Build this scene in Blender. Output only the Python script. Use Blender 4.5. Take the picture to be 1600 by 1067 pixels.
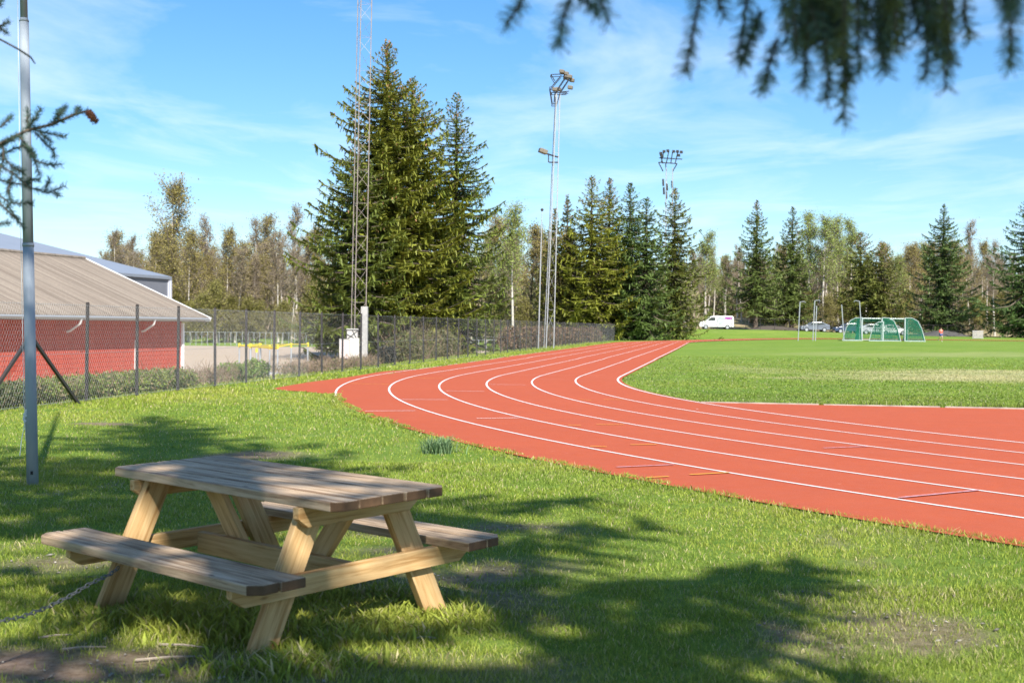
import bpy, bmesh, math, random
import numpy as np
from mathutils import Vector, Matrix
R = math.radians
S = bpy.context.scene
for o in list(bpy.data.objects): bpy.data.objects.remove(o)
COL = S.collection

# ------------------------------------------------------------------ camera
F, PIT, ROLL, HC = 1939.7, -0.0124, 0.0112, 1.5601
FW = Vector((0, math.cos(PIT), math.sin(PIT))); U0 = Vector((0, -math.sin(PIT), math.cos(PIT))); R0 = Vector((1, 0, 0))
RT = math.cos(ROLL)*R0 + math.sin(ROLL)*U0; UP = -math.sin(ROLL)*R0 + math.cos(ROLL)*U0
cam = bpy.data.cameras.new('camera'); co = bpy.data.objects.new('camera', cam); COL.objects.link(co)
m = Matrix((RT, UP, -FW)).transposed().to_4x4(); m.translation = Vector((0, 0, HC)); co.matrix_world = m
cam.sensor_width = 36; cam.lens = F/1600*36; cam.clip_start = .05; cam.clip_end = 5000
cam.dof.use_dof = True; cam.dof.focus_distance = 13; cam.dof.aperture_fstop = 4.0
S.camera = co

def at(px, py, D):
    """a pixel of the 1600x1067 photograph, D metres ahead, as a point"""
    x = (px-800)/F; y = -(py-533.5)/F
    r = FW + RT*x + UP*y
    return Vector((0, 0, HC)) + r*(D/r.y)

# ------------------------------------------------------------------ light
SUN_EL = 42.0; SH = Vector((0.30, -0.954, 0)).normalized()
sd = bpy.data.lights.new('sun', 'SUN'); sd.energy = 5.0; sd.angle = R(.53); sd.color = (1, .955, .88)
so = bpy.data.objects.new('sun', sd); COL.objects.link(so)
sv = Vector((SH.x*math.cos(R(SUN_EL)), SH.y*math.cos(R(SUN_EL)), math.sin(R(SUN_EL))))
so.rotation_euler = (-sv).to_track_quat('-Z', 'Y').to_euler(); so.location = (0, 0, 60)
W = bpy.data.worlds.new('World'); S.world = W; W.use_nodes = True
nt = W.node_tree; N = nt.nodes; L = nt.links; bg = N['Background']
sky = N.new('ShaderNodeTexSky'); sky.sky_type = 'NISHITA'; sky.sun_disc = False
sky.sun_elevation = R(SUN_EL); sky.sun_rotation = math.atan2(SH.x, SH.y); sky.air_density = 1.0; sky.dust_density = .15; sky.ozone_density = 2.2
tc = N.new('ShaderNodeTexCoord'); sp = N.new('ShaderNodeSeparateXYZ'); L.new(tc.outputs['Generated'], sp.inputs[0])
mx = N.new('ShaderNodeMath'); mx.operation = 'MAXIMUM'; mx.inputs[1].default_value = .04; L.new(sp.outputs[2], mx.inputs[0])
dx = N.new('ShaderNodeMath'); dx.operation = 'DIVIDE'; L.new(sp.outputs[0], dx.inputs[0]); L.new(mx.outputs[0], dx.inputs[1])
dy = N.new('ShaderNodeMath'); dy.operation = 'DIVIDE'; L.new(sp.outputs[1], dy.inputs[0]); L.new(mx.outputs[0], dy.inputs[1])
cb = N.new('ShaderNodeCombineXYZ'); L.new(dx.outputs[0], cb.inputs[0]); L.new(dy.outputs[0], cb.inputs[1])
mp = N.new('ShaderNodeMapping'); mp.inputs['Scale'].default_value = (.75, .42, 1); mp.inputs['Rotation'].default_value = (0, 0, R(24)); mp.inputs['Location'].default_value = (3.3, 1.2, 0)
L.new(cb.outputs[0], mp.inputs[0])
nz = N.new('ShaderNodeTexNoise'); nz.inputs['Scale'].default_value = 1.3; nz.inputs['Detail'].default_value = 9; nz.inputs['Roughness'].default_value = .58; nz.inputs['Distortion'].default_value = .55
L.new(mp.outputs[0], nz.inputs['Vector'])
cr = N.new('ShaderNodeValToRGB'); cr.color_ramp.elements[0].position = .45; cr.color_ramp.elements[1].position = .82
L.new(nz.outputs['Fac'], cr.inputs[0])
mm = N.new('ShaderNodeMath'); mm.operation = 'MULTIPLY'; mm.inputs[1].default_value = .62; L.new(cr.outputs[0], mm.inputs[0])
hs = N.new('ShaderNodeHueSaturation'); hs.inputs['Saturation'].default_value = 1.34; hs.inputs['Value'].default_value = 1.0; L.new(sky.outputs[0], hs.inputs['Color'])
mi = N.new('ShaderNodeMix'); mi.data_type = 'RGBA'; L.new(mm.outputs[0], mi.inputs[0]); L.new(hs.outputs[0], mi.inputs[6]); mi.inputs[7].default_value = (7.2, 7.9, 8.8, 1)
gn = N.new('ShaderNodeMix'); gn.data_type = 'RGBA'; gn.blend_type = 'MULTIPLY'; gn.inputs[0].default_value = 1; el = N.new('ShaderNodeMapRange'); el.inputs[1].default_value = 0; el.inputs[2].default_value = .30; L.new(sp.outputs[2], el.inputs[0]); ti = N.new('ShaderNodeMix'); ti.data_type = 'RGBA'; L.new(el.outputs[0], ti.inputs[0]); ti.inputs[6].default_value = (.68, .79, .97, 1); ti.inputs[7].default_value = (1.06, 1.03, 1.02, 1); L.new(ti.outputs[2], gn.inputs[7]); L.new(mi.outputs[2], gn.inputs[6]); L.new(gn.outputs[2], bg.inputs[0]); bg.inputs[1].default_value = .098
S.view_settings.view_transform = 'Standard'; S.view_settings.look = 'None'; S.view_settings.exposure = .80; S.view_settings.gamma = 1
S.render.engine = 'CYCLES'

# ------------------------------------------------------------------ helpers
def tag(o, label=None, cat=None, group=None, kind=None):
    if label: o['label'] = label
    if cat: o['category'] = cat
    if group: o['group'] = group
    if kind: o['kind'] = kind
    return o
def empty(name, loc=(0, 0, 0), rz=0, label=None, cat=None, group=None):
    o = bpy.data.objects.new(name, None); COL.objects.link(o); o.location = loc; o.rotation_euler = (0, 0, rz); o.empty_display_size = .2
    return tag(o, label, cat, group)
def link(name, me, mats, parent=None, smooth=False):
    o = bpy.data.objects.new(name, me); COL.objects.link(o)
    for mt in (mats if isinstance(mats, (list, tuple)) else [mats]): me.materials.append(mt)
    if parent is not None: o.parent = parent
    if smooth: me.polygons.foreach_set('use_smooth', [True]*len(me.polygons))
    return o
def npmesh(name, V, Q=None, T=None, col=None, mi=None):
    """quads Q (n,4) and triangles T (m,3); col per face (quads first)"""
    V = np.asarray(V, np.float32); me = bpy.data.meshes.new(name)
    nq = 0 if Q is None else len(Q); ntt = 0 if T is None else len(T)
    me.vertices.add(len(V)); me.vertices.foreach_set('co', V.ravel())
    lp = []
    if nq: lp.append(np.asarray(Q, np.int32).ravel())
    if ntt: lp.append(np.asarray(T, np.int32).ravel())
    lp = np.concatenate(lp); me.loops.add(len(lp)); me.loops.foreach_set('vertex_index', lp)
    me.polygons.add(nq+ntt)
    st = np.concatenate([np.arange(nq)*4, nq*4+np.arange(ntt)*3]).astype(np.int32)
    me.polygons.foreach_set('loop_start', st)
    if mi is not None: me.polygons.foreach_set('material_index', np.asarray(mi, np.int32))
    if col is not None:
        a = me.attributes.new('tint', 'FLOAT_COLOR', 'FACE'); c = np.ones((nq+ntt, 4), np.float32); c[:, :3] = col; a.data.foreach_set('color', c.ravel())
    me.update(calc_edges=True); me.validate()
    return me
class MB:
    def __init__(s): s.v = []; s.f = []; s.m = []; s.c = []; s.mi = 0; s.col = (0, 0, 0)
    def add(s, vs, fs):
        b = len(s.v); s.v += [tuple(v) for v in vs]
        for f in fs: s.f.append(tuple(i+b for i in f)); s.m.append(s.mi); s.c.append(s.col)
    def box(s, c, sz, M=None):
        hx, hy, hz = sz[0]/2, sz[1]/2, sz[2]/2; vs = []
        for x in (-hx, hx):
            for y in (-hy, hy):
                for z in (-hz, hz):
                    v = Vector((x, y, z)); v = (M @ v) if M is not None else v; vs.append(v+Vector(c))
        s.add(vs, [(0, 1, 3, 2), (4, 6, 7, 5), (0, 4, 5, 1), (2, 3, 7, 6), (0, 2, 6, 4), (1, 5, 7, 3)])
    def beam(s, a, b, w, h, up=(0, 0, 1)):
        a = Vector(a); b = Vector(b); d = (b-a).normalized(); sd_ = d.cross(Vector(up))
        if sd_.length < 1e-4: sd_ = d.cross(Vector((1, 0, 0)))
        sd_.normalize(); u = sd_.cross(d); vs = []
        for p in (a, b):
            for i, j in ((-1, -1), (1, -1), (1, 1), (-1, 1)): vs.append(p+sd_*(i*w/2)+u*(j*h/2))
        s.add(vs, [(0, 3, 2, 1), (4, 5, 6, 7), (0, 1, 5, 4), (1, 2, 6, 5), (2, 3, 7, 6), (3, 0, 4, 7)])
    def tube(s, pts, rs, n=8, cap=True):
        pts = [Vector(p) for p in pts]; k = len(pts)
        if not isinstance(rs, (list, tuple)): rs = [rs]*k
        vs = []; pu = None
        for i, p in enumerate(pts):
            d = (pts[min(i+1, k-1)]-pts[max(i-1, 0)]).normalized()
            u = (pu if pu is not None else (Vector((0, 0, 1)) if abs(d.z) < .9 else Vector((1, 0, 0))))
            u = (u-d*u.dot(d)).normalized(); pu = u; w = d.cross(u)
            for j in range(n):
                a = 2*math.pi*j/n; vs.append(p+(u*math.cos(a)+w*math.sin(a))*rs[i])
        fs = [(i*n+j, i*n+(j+1) % n, (i+1)*n+(j+1) % n, (i+1)*n+j) for i in range(k-1) for j in range(n)]
        if cap: fs += [tuple(range(n-1, -1, -1)), tuple((k-1)*n+j for j in range(n))]
        s.add(vs, fs)
    def prism(s, poly, vec):
        """planar outline swept by vec"""
        n = len(poly); vec = Vector(vec); vs = [Vector(p) for p in poly]+[Vector(p)+vec for p in poly]
        s.add(vs, [tuple(range(n-1, -1, -1)), tuple(range(n, 2*n))]+[(i, (i+1) % n, n+(i+1) % n, n+i) for i in range(n)])
    def ball(s, c, r, n=8, sc=(1, 1, 1)):
        vs = []; c = Vector(c)
        for i in range(n//2+1):
            t = math.pi*i/(n//2)
            for j in range(n):
                a = 2*math.pi*j/n; vs.append(c+Vector((math.sin(t)*math.cos(a)*sc[0], math.sin(t)*math.sin(a)*sc[1], math.cos(t)*sc[2]))*r)
        s.add(vs, [(i*n+j, (i+1)*n+j, (i+1)*n+(j+1) % n, i*n+(j+1) % n) for i in range(n//2) for j in range(n)])
    def build(s, name, mats, parent=None, bevel=0, smooth=False):
        me = bpy.data.meshes.new(name); me.from_pydata(s.v, [], s.f)
        me.polygons.foreach_set('material_index', s.m)
        a = me.attributes.new('tint', 'FLOAT_COLOR', 'FACE'); c = np.ones((len(s.f), 4), np.float32); c[:, :3] = s.c; a.data.foreach_set('color', c.ravel())
        bm = bmesh.new(); bm.from_mesh(me); bmesh.ops.recalc_face_normals(bm, faces=bm.faces[:]); bm.to_mesh(me); bm.free()
        o = link(name, me, mats, parent, smooth)
        if bevel:
            b = o.modifiers.new('bevel', 'BEVEL'); b.width = bevel; b.segments = 2; b.limit_method = 'ANGLE'; b.angle_limit = R(30)
        return o
def copy_tree(o, parent=None):
    c = o.copy(); COL.objects.link(c); c.parent = parent
    for ch in o.children: copy_tree(ch, c)
    return c

# ---- materials
def mat(name, col, rough=.7, metal=0, spec=.3, noise=None, bump=None, tint=0, coords='Object', trans=0):
    """noise=(scale,(r,g,b),amount[,stretch xyz]); bump=(scale,strength)"""
    m = bpy.data.materials.new(name); m.use_nodes = True; nt = m.node_tree; N = nt.nodes; L = nt.links; b = N['Principled BSDF']
    b.inputs['Roughness'].default_value = rough; b.inputs['Metallic'].default_value = metal; b.inputs['Specular IOR Level'].default_value = spec
    tc = N.new('ShaderNodeTexCoord'); cur = N.new('ShaderNodeRGB'); cur.outputs[0].default_value = (*col, 1); out = cur.outputs[0]
    if noise:
        for k in (noise if isinstance(noise, list) else [noise]):
            mp = N.new('ShaderNodeMapping'); L.new(tc.outputs[coords], mp.inputs[0])
            if len(k) > 3: mp.inputs['Scale'].default_value = k[3]
            n = N.new('ShaderNodeTexNoise'); n.inputs['Scale'].default_value = k[0]; n.inputs['Detail'].default_value = 6; n.inputs['Roughness'].default_value = .6; L.new(mp.outputs[0], n.inputs['Vector'])
            r = N.new('ShaderNodeMapRange'); r.inputs[1].default_value = .35; r.inputs[2].default_value = .68; r.inputs[4].default_value = k[2]; L.new(n.outputs['Fac'], r.inputs[0])
            x = N.new('ShaderNodeMix'); x.data_type = 'RGBA'; L.new(r.outputs[0], x.inputs[0]); L.new(out, x.inputs[6]); x.inputs[7].default_value = (*k[1], 1); out = x.outputs[2]
    if tint:
        a = N.new('ShaderNodeAttribute'); a.attribute_name = 'tint'
        x = N.new('ShaderNodeMix'); x.data_type = 'RGBA'; x.inputs[0].default_value = tint; L.new(out, x.inputs[6]); L.new(a.outputs['Color'], x.inputs[7]); out = x.outputs[2]
    L.new(out, b.inputs['Base Color'])
    if bump:
        n = N.new('ShaderNodeTexNoise'); n.inputs['Scale'].default_value = bump[0]; n.inputs['Detail'].default_value = 5; L.new(tc.outputs[coords], n.inputs['Vector'])
        bu = N.new('ShaderNodeBump'); bu.inputs['Strength'].default_value = bump[1]; bu.inputs['Distance'].default_value = .02; L.new(n.outputs['Fac'], bu.inputs['Height']); L.new(bu.outputs[0], b.inputs['Normal'])
    if trans:
        t = N.new('ShaderNodeBsdfTranslucent'); L.new(out, t.inputs['Color']); ms = N.new('ShaderNodeMixShader'); ms.inputs[0].default_value = trans
        L.new(b.outputs[0], ms.inputs[1]); L.new(t.outputs[0], ms.inputs[2]); L.new(ms.outputs[0], N['Material Output'].inputs[0])
    return m
M = {}
M['leaf'] = mat('leaf', (.05, .08, .03), .6, tint=1.0, trans=.3, spec=.25)
M['needle'] = mat('needle', (.05, .08, .03), .55, tint=1.0, trans=.22, spec=.3)
M['bark'] = mat('bark', (.17, .13, .10), .9, noise=(6, (.07, .055, .045), .8, (1, 1, .25)), bump=(14, .6))
M['palebark'] = mat('pale_bark', (.62, .57, .50), .85, noise=(3, (.25, .21, .17), .6, (1, 1, .5)))
M['twigbark'] = mat('twig_bark', (.28, .225, .17), .9, noise=(4, (.20, .155, .115), .6))
M['postm'] = mat('dark_painted_steel', (.035, .036, .04), .6, spec=.3, noise=(3, (.07, .045, .03), .5, (1, 1, .6)))
M['galv'] = mat('galvanised_steel', (.40, .42, .44), .5, metal=.3, noise=(9, (.33, .35, .37), .6))
M['white'] = mat('white_paint', (.78, .78, .77), .45, noise=(5, (.62, .62, .60), .4))
M['black'] = mat('black_rubber', (.02, .02, .022), .6)
M['glass'] = mat('dark_glass', (.03, .04, .045), .08, spec=.8)
M['stem'] = mat('shrub_stem', (.27, .19, .125), .9, noise=(3, (.16, .11, .075), .6))
M['concrete'] = mat('concrete', (.42, .41, .39), .85, noise=(5, (.28, .27, .25), .6), bump=(20, .3))

# ------------------------------------------------------------------ the running track frame
CX, CY, TH, R0T = 37.2675, 33.4874, .1649, 34.2751
DV = np.array([math.sin(TH), math.cos(TH)]); NV = np.array([-math.cos(TH), math.sin(TH)])
LST = 84.39; LANE = 1.22
def ao(X, Y):
    dx, dy = X-CX, Y-CY; a = dx*DV[0]+dy*DV[1]; b = dx*NV[0]+dy*NV[1]
    r = np.where(a > LST, np.hypot(a-LST, b), np.where((a > 0), np.abs(b), np.hypot(a, b)))
    return a, b, r-R0T
def tw(a, out):  # straight-line frame to the world
    b = R0T+out; return CX+DV[0]*a+NV[0]*b, CY+DV[1]*a+NV[1]*b
def sm(x): x = np.clip(x, 0, 1); return x*x*(3-2*x)
def zf(X, Y):
    X = np.asarray(X, float); Y = np.asarray(Y, float)
    a, b, r = ao(X, Y); out = b-R0T
    z = .42*sm((X-10)/30)*sm((Y-50)/60)
    z = z-1.0*sm((out-9.7)/3.2)*sm((172-Y)/14+.2)
    top = 1.42-.62*sm((X-34)/26)
    bank = sm((Y-160)/15)
    right = sm((X-8)/10)
    z = z*(1-bank*right)+top*bank*right
    z = z+right*2.3*sm((Y-192)/32)+.5*sm((Y-225)/200)
    z = z+(1-right)*1.4*sm((Y-175)/40)
    return z
def zg(x, y): return float(zf(x, y))

def vnoise(X, Y, sc, seed=0):
    r = np.random.RandomState(seed); G = r.rand(128, 128); x = np.asarray(X)*sc+37.7; y = np.asarray(Y)*sc+11.3
    xi = np.floor(x).astype(int); yi = np.floor(y).astype(int); fx = x-xi; fy = y-yi; fx = fx*fx*(3-2*fx); fy = fy*fy*(3-2*fy)
    g = lambda i, j: G[i % 128, j % 128]
    return (g(xi, yi)*(1-fx)+g(xi+1, yi)*fx)*(1-fy)+(g(xi, yi+1)*(1-fx)+g(xi+1, yi+1)*fx)*fy
def gp(px, py):
    """ground point under a pixel on flat z=0"""
    p = at(px, py, 1.0); d = p-Vector((0, 0, HC)); t = -HC/d.z; return d.x*t, d.y*t
BARE = [(20, 1040, .75, .5, 1.0), (170, 1035, .75, .32, .95), (300, 1060, .5, .25, .7), (95, 878, .45, .4, .75), (740, 905, .34, .75, .85), (800, 930, .3, .45, .75), (860, 960, .35, .3, .5),
        (1420, 985, .45, .55, .75), (1240, 935, .3, .35, .5), (165, 662, .55, .35, .9), (400, 712, .6, .6, .9), (1400, 925, .4, .4, .4), (560, 1045, .35, .3, .5), (800, 1050, .5, .3, .5), (1250, 1020, .3, .3, .5), (620, 905, .5, .5, .6), (840, 885, .3, .4, .5)]
BARE = [(*gp(a, b), c, d, e) for a, b, c, d, e in BARE]
def bare(X, Y):
    v = np.zeros_like(X, float); w = (vnoise(X, Y, 1.7, 5)-.5)*.9+(vnoise(X, Y, 5.5, 6)-.5)*.7
    for x, y, sx, sy, k in BARE: v = np.maximum(v, k*np.clip(1.25-((X-x)/sx)**2-((Y-y)/sy)**2+w, 0, 1))
    v = np.maximum(v, .85*np.clip((vnoise(X, Y, .9, 7)*.6+vnoise(X, Y, 3.1, 8)*.4-.69)*5, 0, 1)*(Y < 13))
    return np.clip(v, 0, 1)

STRAW = [(1490, 590, 5.5, 4.2, .9), (1370, 592, 4, 2.2, .6), (1590, 584, 7, 5, .75), (1170, 577, 1.6, 6, .3), (1440, 556, 12, 6, .3)]
STRAW = [(*gp(a, b), c, d, e) for a, b, c, d, e in STRAW]
def straw(X, Y):
    w = (vnoise(X*.5, Y, .8, 61)-.5)*1.0+(vnoise(X*.6, Y, 2.6, 62)-.5)*.8; v = np.zeros(np.shape(X))
    for x, y, sx, sy, k in STRAW: v = np.maximum(v, k*np.clip(1.1-((X-x)/sx)**2-((Y-y)/sy)**2+w, 0, 1))
    return v*(ao(X, Y)[2] < -.3)
# ------------------------------------------------------------------ ground sheet
xs = np.unique(np.concatenate([np.arange(-12, 12.01, .2), np.arange(-60, -12, 1.5), np.arange(12, 120, 1.5), np.linspace(-900, -60, 30), np.linspace(120, 900, 30)]).round(3))
ys = np.unique(np.concatenate([np.arange(-14, 3, .8), np.arange(3, 30, .2), np.arange(30, 60, .6), np.arange(60, 240, 1.5), np.linspace(240, 1800, 40), np.linspace(-200, -14, 12)]).round(3))
def sheet(name, xs, ys, zo, mt, cond=None):
    X, Y = np.meshgrid(xs, ys); Z = zf(X, Y)+zo; V = np.stack([X, Y, Z], -1).reshape(-1, 3)
    nx = len(xs); i, j = np.meshgrid(np.arange(len(ys)-1), np.arange(nx-1), indexing='ij'); a = (i*nx+j).ravel()
    Q = np.stack([a, a+1, a+nx+1, a+nx], -1)
    if cond is not None:
        c = V[Q].mean(1); Q = Q[cond(c[:, 0], c[:, 1])]
    me = npmesh(name, V, Q); b = me.attributes.new('bare', 'FLOAT', 'POINT'); b.data.foreach_set('value', bare(X, Y).ravel().astype(np.float32)); b = me.attributes.new('straw', 'FLOAT', 'POINT'); b.data.foreach_set('value', straw(X, Y).ravel().astype(np.float32))
    return link(name, me, mt, smooth=True)
def ground_mat():
    m = bpy.data.materials.new('grass_ground'); m.use_nodes = True; nt = m.node_tree; N = nt.nodes; L = nt.links; b = N['Principled BSDF']; b.inputs['Roughness'].default_value = .95; b.inputs['Specular IOR Level'].default_value = .1
    g = N.new('ShaderNodeNewGeometry')
    def noise(sc, det=6, stretch=None, rough=.6):
        n = N.new('ShaderNodeTexNoise'); n.inputs['Scale'].default_value = sc; n.inputs['Detail'].default_value = det; n.inputs['Roughness'].default_value = rough
        if stretch:
            mp = N.new('ShaderNodeMapping'); mp.inputs['Scale'].default_value = stretch; L.new(g.outputs['Position'], mp.inputs[0]); L.new(mp.outputs[0], n.inputs['Vector'])
        else: L.new(g.outputs['Position'], n.inputs['Vector'])
        return n.outputs['Fac']
    def ramp(f, a, b_, lo=0, hi=1):
        r = N.new('ShaderNodeMapRange'); r.inputs[1].default_value = a; r.inputs[2].default_value = b_; r.inputs[3].default_value = lo; r.inputs[4].default_value = hi; L.new(f, r.inputs[0]); return r.outputs[0]
    def mix(f, a, b_):
        x = N.new('ShaderNodeMix'); x.data_type = 'RGBA'
        if hasattr(f, 'links'): L.new(f, x.inputs[0])
        else: x.inputs[0].default_value = f
        for i, c in ((6, a), (7, b_)):
            if hasattr(c, 'links'): L.new(c, x.inputs[i])
            else: x.inputs[i].default_value = (*c, 1)
        return x.outputs[2]
    c = mix(ramp(noise(9, 8), .35, .65), (.15, .24, .025), (.26, .36, .045))
    c = mix(ramp(noise(.22, 5, (1, 2.2, 1)), .45, .68, 0, .8), c, (.34, .40, .06))      # yellower patches
    c = mix(ramp(noise(.16, 6, (.7, 1.3, 1), .7), .56, .70, 0, .6), c, (.42, .40, .15))  # straw coloured streaks
    c = mix(ramp(noise(.10, 3, (.5, 1.4, 1)), .35, .5, .5, 0), c, (.12, .25, .02))
    c = mix(ramp(noise(1.1, 9, (1, .7, 1), .75), .42, .66, 0, .55), c, (.30, .36, .06)); c = mix(ramp(noise(2.3, 8, None, .75), .5, .7, 0, .45), c, (.09, .20, .02))
    # dirt
    d = mix(ramp(noise(14, 8, None, .7), .35, .65), (.25, .145, .08), (.47, .32, .20))
    d = mix(ramp(noise(60, 3), .6, .7, 0, .6), d, (.45, .40, .33))
    a = N.new('ShaderNodeAttribute'); a.attribute_name = 'bare'
    c = mix(a.outputs['Fac'], c, d)
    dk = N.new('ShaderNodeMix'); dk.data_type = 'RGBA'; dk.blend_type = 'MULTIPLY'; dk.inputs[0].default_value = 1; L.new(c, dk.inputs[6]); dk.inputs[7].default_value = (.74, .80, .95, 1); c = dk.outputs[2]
    a2 = N.new('ShaderNodeAttribute'); a2.attribute_name = 'straw'; c = mix(a2.outputs['Fac'], c, mix(ramp(noise(6, 6), .4, .6), (.40, .36, .17), (.52, .46, .26)))
    # dry hillside behind, by ground height
    sx = N.new('ShaderNodeSeparateXYZ'); L.new(g.outputs['Position'], sx.inputs[0])
    h = ramp(sx.outputs[1], 176, 184)
    hill = mix(ramp(noise(.8, 8), .4, .62), (.40, .31, .19), (.20, .20, .08))
    c = mix(h, c, hill)
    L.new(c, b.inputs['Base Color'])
    bu = N.new('ShaderNodeBump'); bu.inputs['Strength'].default_value = .8; bu.inputs['Distance'].default_value = .05; L.new(noise(22, 8, None, .75), bu.inputs['Height']); L.new(bu.outputs[0], b.inputs['Normal'])
    return m
GM = ground_mat()
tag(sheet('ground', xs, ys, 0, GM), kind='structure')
# gravel court beyond the fence
GR = mat('gravel', (.48, .37, .26), .95, noise=[(.35, (.54, .43, .32), .6), (2.5, (.40, .31, .22), .5), (40, (.30, .25, .21), .5)], bump=(60, .5), coords='Object')
gx = np.arange(-75, 26, .8); gy = np.arange(18, 136, .8)
tag(sheet('gravel_court', gx, gy, .035, GR, lambda X, Y: ((ao(X, Y)[1]-R0T) > 11.2+.8*vnoise(X, Y, .5, 3)) & ((ao(X, Y)[1]-R0T) < 62) & (Y < 132-.12*X)), kind='structure')

# ------------------------------------------------------------------ track
def track_mat():
    m = mat('red_track', (.50, .088, .026), .9, spec=.1, noise=[(.30, (.58, .118, .038), .9), (2.2, (.43, .074, .024), .7), (.8, (.46, .096, .038), .6, (.3, 1.5, 1)), (7, (.47, .12, .07), .45), (110, (.22, .036, .02), .6), (260, (.52, .17, .11), .35)], bump=(300, .3))
    nt = m.node_tree; N = nt.nodes; L = nt.links; b = N['Principled BSDF']; cur = b.inputs['Base Color'].links[0].from_socket; tc = N.new('ShaderNodeTexCoord')
    for sc, st, lo, hi, amt, colr in ((9, (.5, 1.6, 1), .66, .72, .6, (.62, .44, .36)), (.6, (1, 1, 1), .54, .7, .3, (.36, .085, .05)), (70, (1, 1, 1), .70, .74, .5, (.16, .10, .06))):
        mp = N.new('ShaderNodeMapping'); mp.inputs['Scale'].default_value = st; L.new(tc.outputs['Object'], mp.inputs[0]); n = N.new('ShaderNodeTexNoise'); n.inputs['Scale'].default_value = sc; n.inputs['Detail'].default_value = 8; n.inputs['Roughness'].default_value = .7; L.new(mp.outputs[0], n.inputs['Vector'])
        q = N.new('ShaderNodeMapRange'); q.inputs[1].default_value = lo; q.inputs[2].default_value = hi; q.inputs[4].default_value = amt; L.new(n.outputs['Fac'], q.inputs[0]); x = N.new('ShaderNodeMix'); x.data_type = 'RGBA'; L.new(q.outputs[0], x.inputs[0]); L.new(cur, x.inputs[6]); x.inputs[7].default_value = (*colr, 1); cur = x.outputs[2]
    L.new(cur, b.inputs['Base Color'])
    return m
TM = track_mat()
def stadium(out, a0, a1, da=.5, dang=R(1)):
    """points along the lane curve: near bend from angle a0, straight, far bend to angle a1 (angles past the tangent)"""
    r = R0T+out; P = []
    for k in range(int(a0/dang), 0, -1): t = k*dang; P.append((-r*math.sin(t), r*math.cos(t)))
    P += [(x, r) for x in np.arange(0, LST+.01, da*4)]
    for k in range(1, int(a1/dang)): t = k*dang; P.append((LST+r*math.sin(t), r*math.cos(t)))
    return [(CX+DV[0]*a+NV[0]*b, CY+DV[1]*a+NV[1]*b) for a, b in P]
def ribbon(name, outs, a0, a1, zo, mt, parent=None):
    cols = [stadium(o, a0, a1) for o in outs]; n = len(cols[0]); V = []
    for c in cols:
        for x, y in c: V.append((x, y, zg(x, y)+(zo if y < 60 else zo+.02)))
    Q = [(k*n+i, k*n+i+1, (k+1)*n+i+1, (k+1)*n+i) for k in range(len(cols)-1) for i in range(n-1)]
    return link(name, npmesh(name, V, Q), mt, parent)
track = tag(ribbon('running_track', [-.12, 1.2, 2.4, 3.6, 4.9, 6.1, 7.34], R(150), R(110), .02, TM), kind='structure')
LM = mat('line_paint', (.80, .77, .74), .7, noise=[(5, (.72, .42, .36), .35), (60, (.70, .50, .45), .4)])
for k in range(7):
    o = LANE*k; w = .05 if k else .06
    tag(ribbon('lane_line', [o-w/2, o+w/2], R(150) if k < 6 else R(19), R(108) if k < 6 else R(1), .025, LM, track))
# raised kerb line along the straight grass edge of the D area, red D area
def patch(name, poly, zo, mt, parent=None, step=.0):
    bm = bmesh.new(); vs = [bm.verts.new((x, y, zg(x, y)+zo)) for x, y in poly]; bm.faces.new(vs); bmesh.ops.triangulate(bm, faces=bm.faces[:])
    me = bpy.data.meshes.new(name); bm.to_mesh(me); bm.free()
    return link(name, me, mt, parent)
A0 = -13.0
r_in = R0T-.1; bA = math.sqrt(r_in**2-A0**2)
poly = []
t0 = math.asin(-A0/r_in)
for k in range(0, 61): t = t0+(R(150)-t0)*k/60; poly.append((-r_in*math.sin(t), r_in*math.cos(t)))
poly.append((A0, poly[-1][1]))
poly = [(CX+DV[0]*a+NV[0]*b, CY+DV[1]*a+NV[1]*b) for a, b in poly]
tag(patch('red_apron', poly, .014, TM), kind='structure')
# timber edging, short lengths
EM = mat('kerb_wood', (.46, .40, .34), .85, noise=(3, (.22, .17, .13), .8))
mb = MB(); random.seed(4); b = bA
while b > -30:
    ln = random.uniform(2.2, 3.4)
    if random.random() < .93:
        x0, y0 = CX+DV[0]*A0+NV[0]*b, CY+DV[1]*A0+NV[1]*b; x1, y1 = CX+DV[0]*A0+NV[0]*(b-ln+.1), CY+DV[1]*A0+NV[1]*(b-ln+.1)
        mb.beam((x0, y0, .018+random.uniform(-.012, .006)), (x1, y1, .018), .035, .045)
    b -= ln
tag(mb.build('timber_kerb', EM), 'low weathered pale timber edging between the red apron and the grass field', 'kerb')
# apron wedge at the left
pw = [gp(428, 608.5), gp(431, 606.5), gp(480, 598), gp(542, 590), gp(600, 580.5), gp(645, 577.5)]
a_, b_, _ = ao(*[np.array(v) for v in gp(640, 577.5)])
edge = stadium(7.2, R(24), R(1)); edge = [q for q in edge if q[1] < 43.2 and q[1] > gp(525, 619)[1]]; edge.sort(key=lambda q: -q[1])
WPOLY = pw+edge+[gp(505, 615.5), gp(470, 612), gp(445, 611)]
tag(patch('red_wedge', WPOLY, .012, TM), kind='structure')
YM = mat('yellow_mark_paint', (.76, .36, .04), .7, noise=(25, (.7, .25, .04), .5)); BM_ = mat('lilac_mark_paint', (.58, .33, .38), .7, noise=(20, (.52, .12, .06), .8)); PM = mat('faded_mark_paint', (.66, .26, .17), .8)
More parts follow.
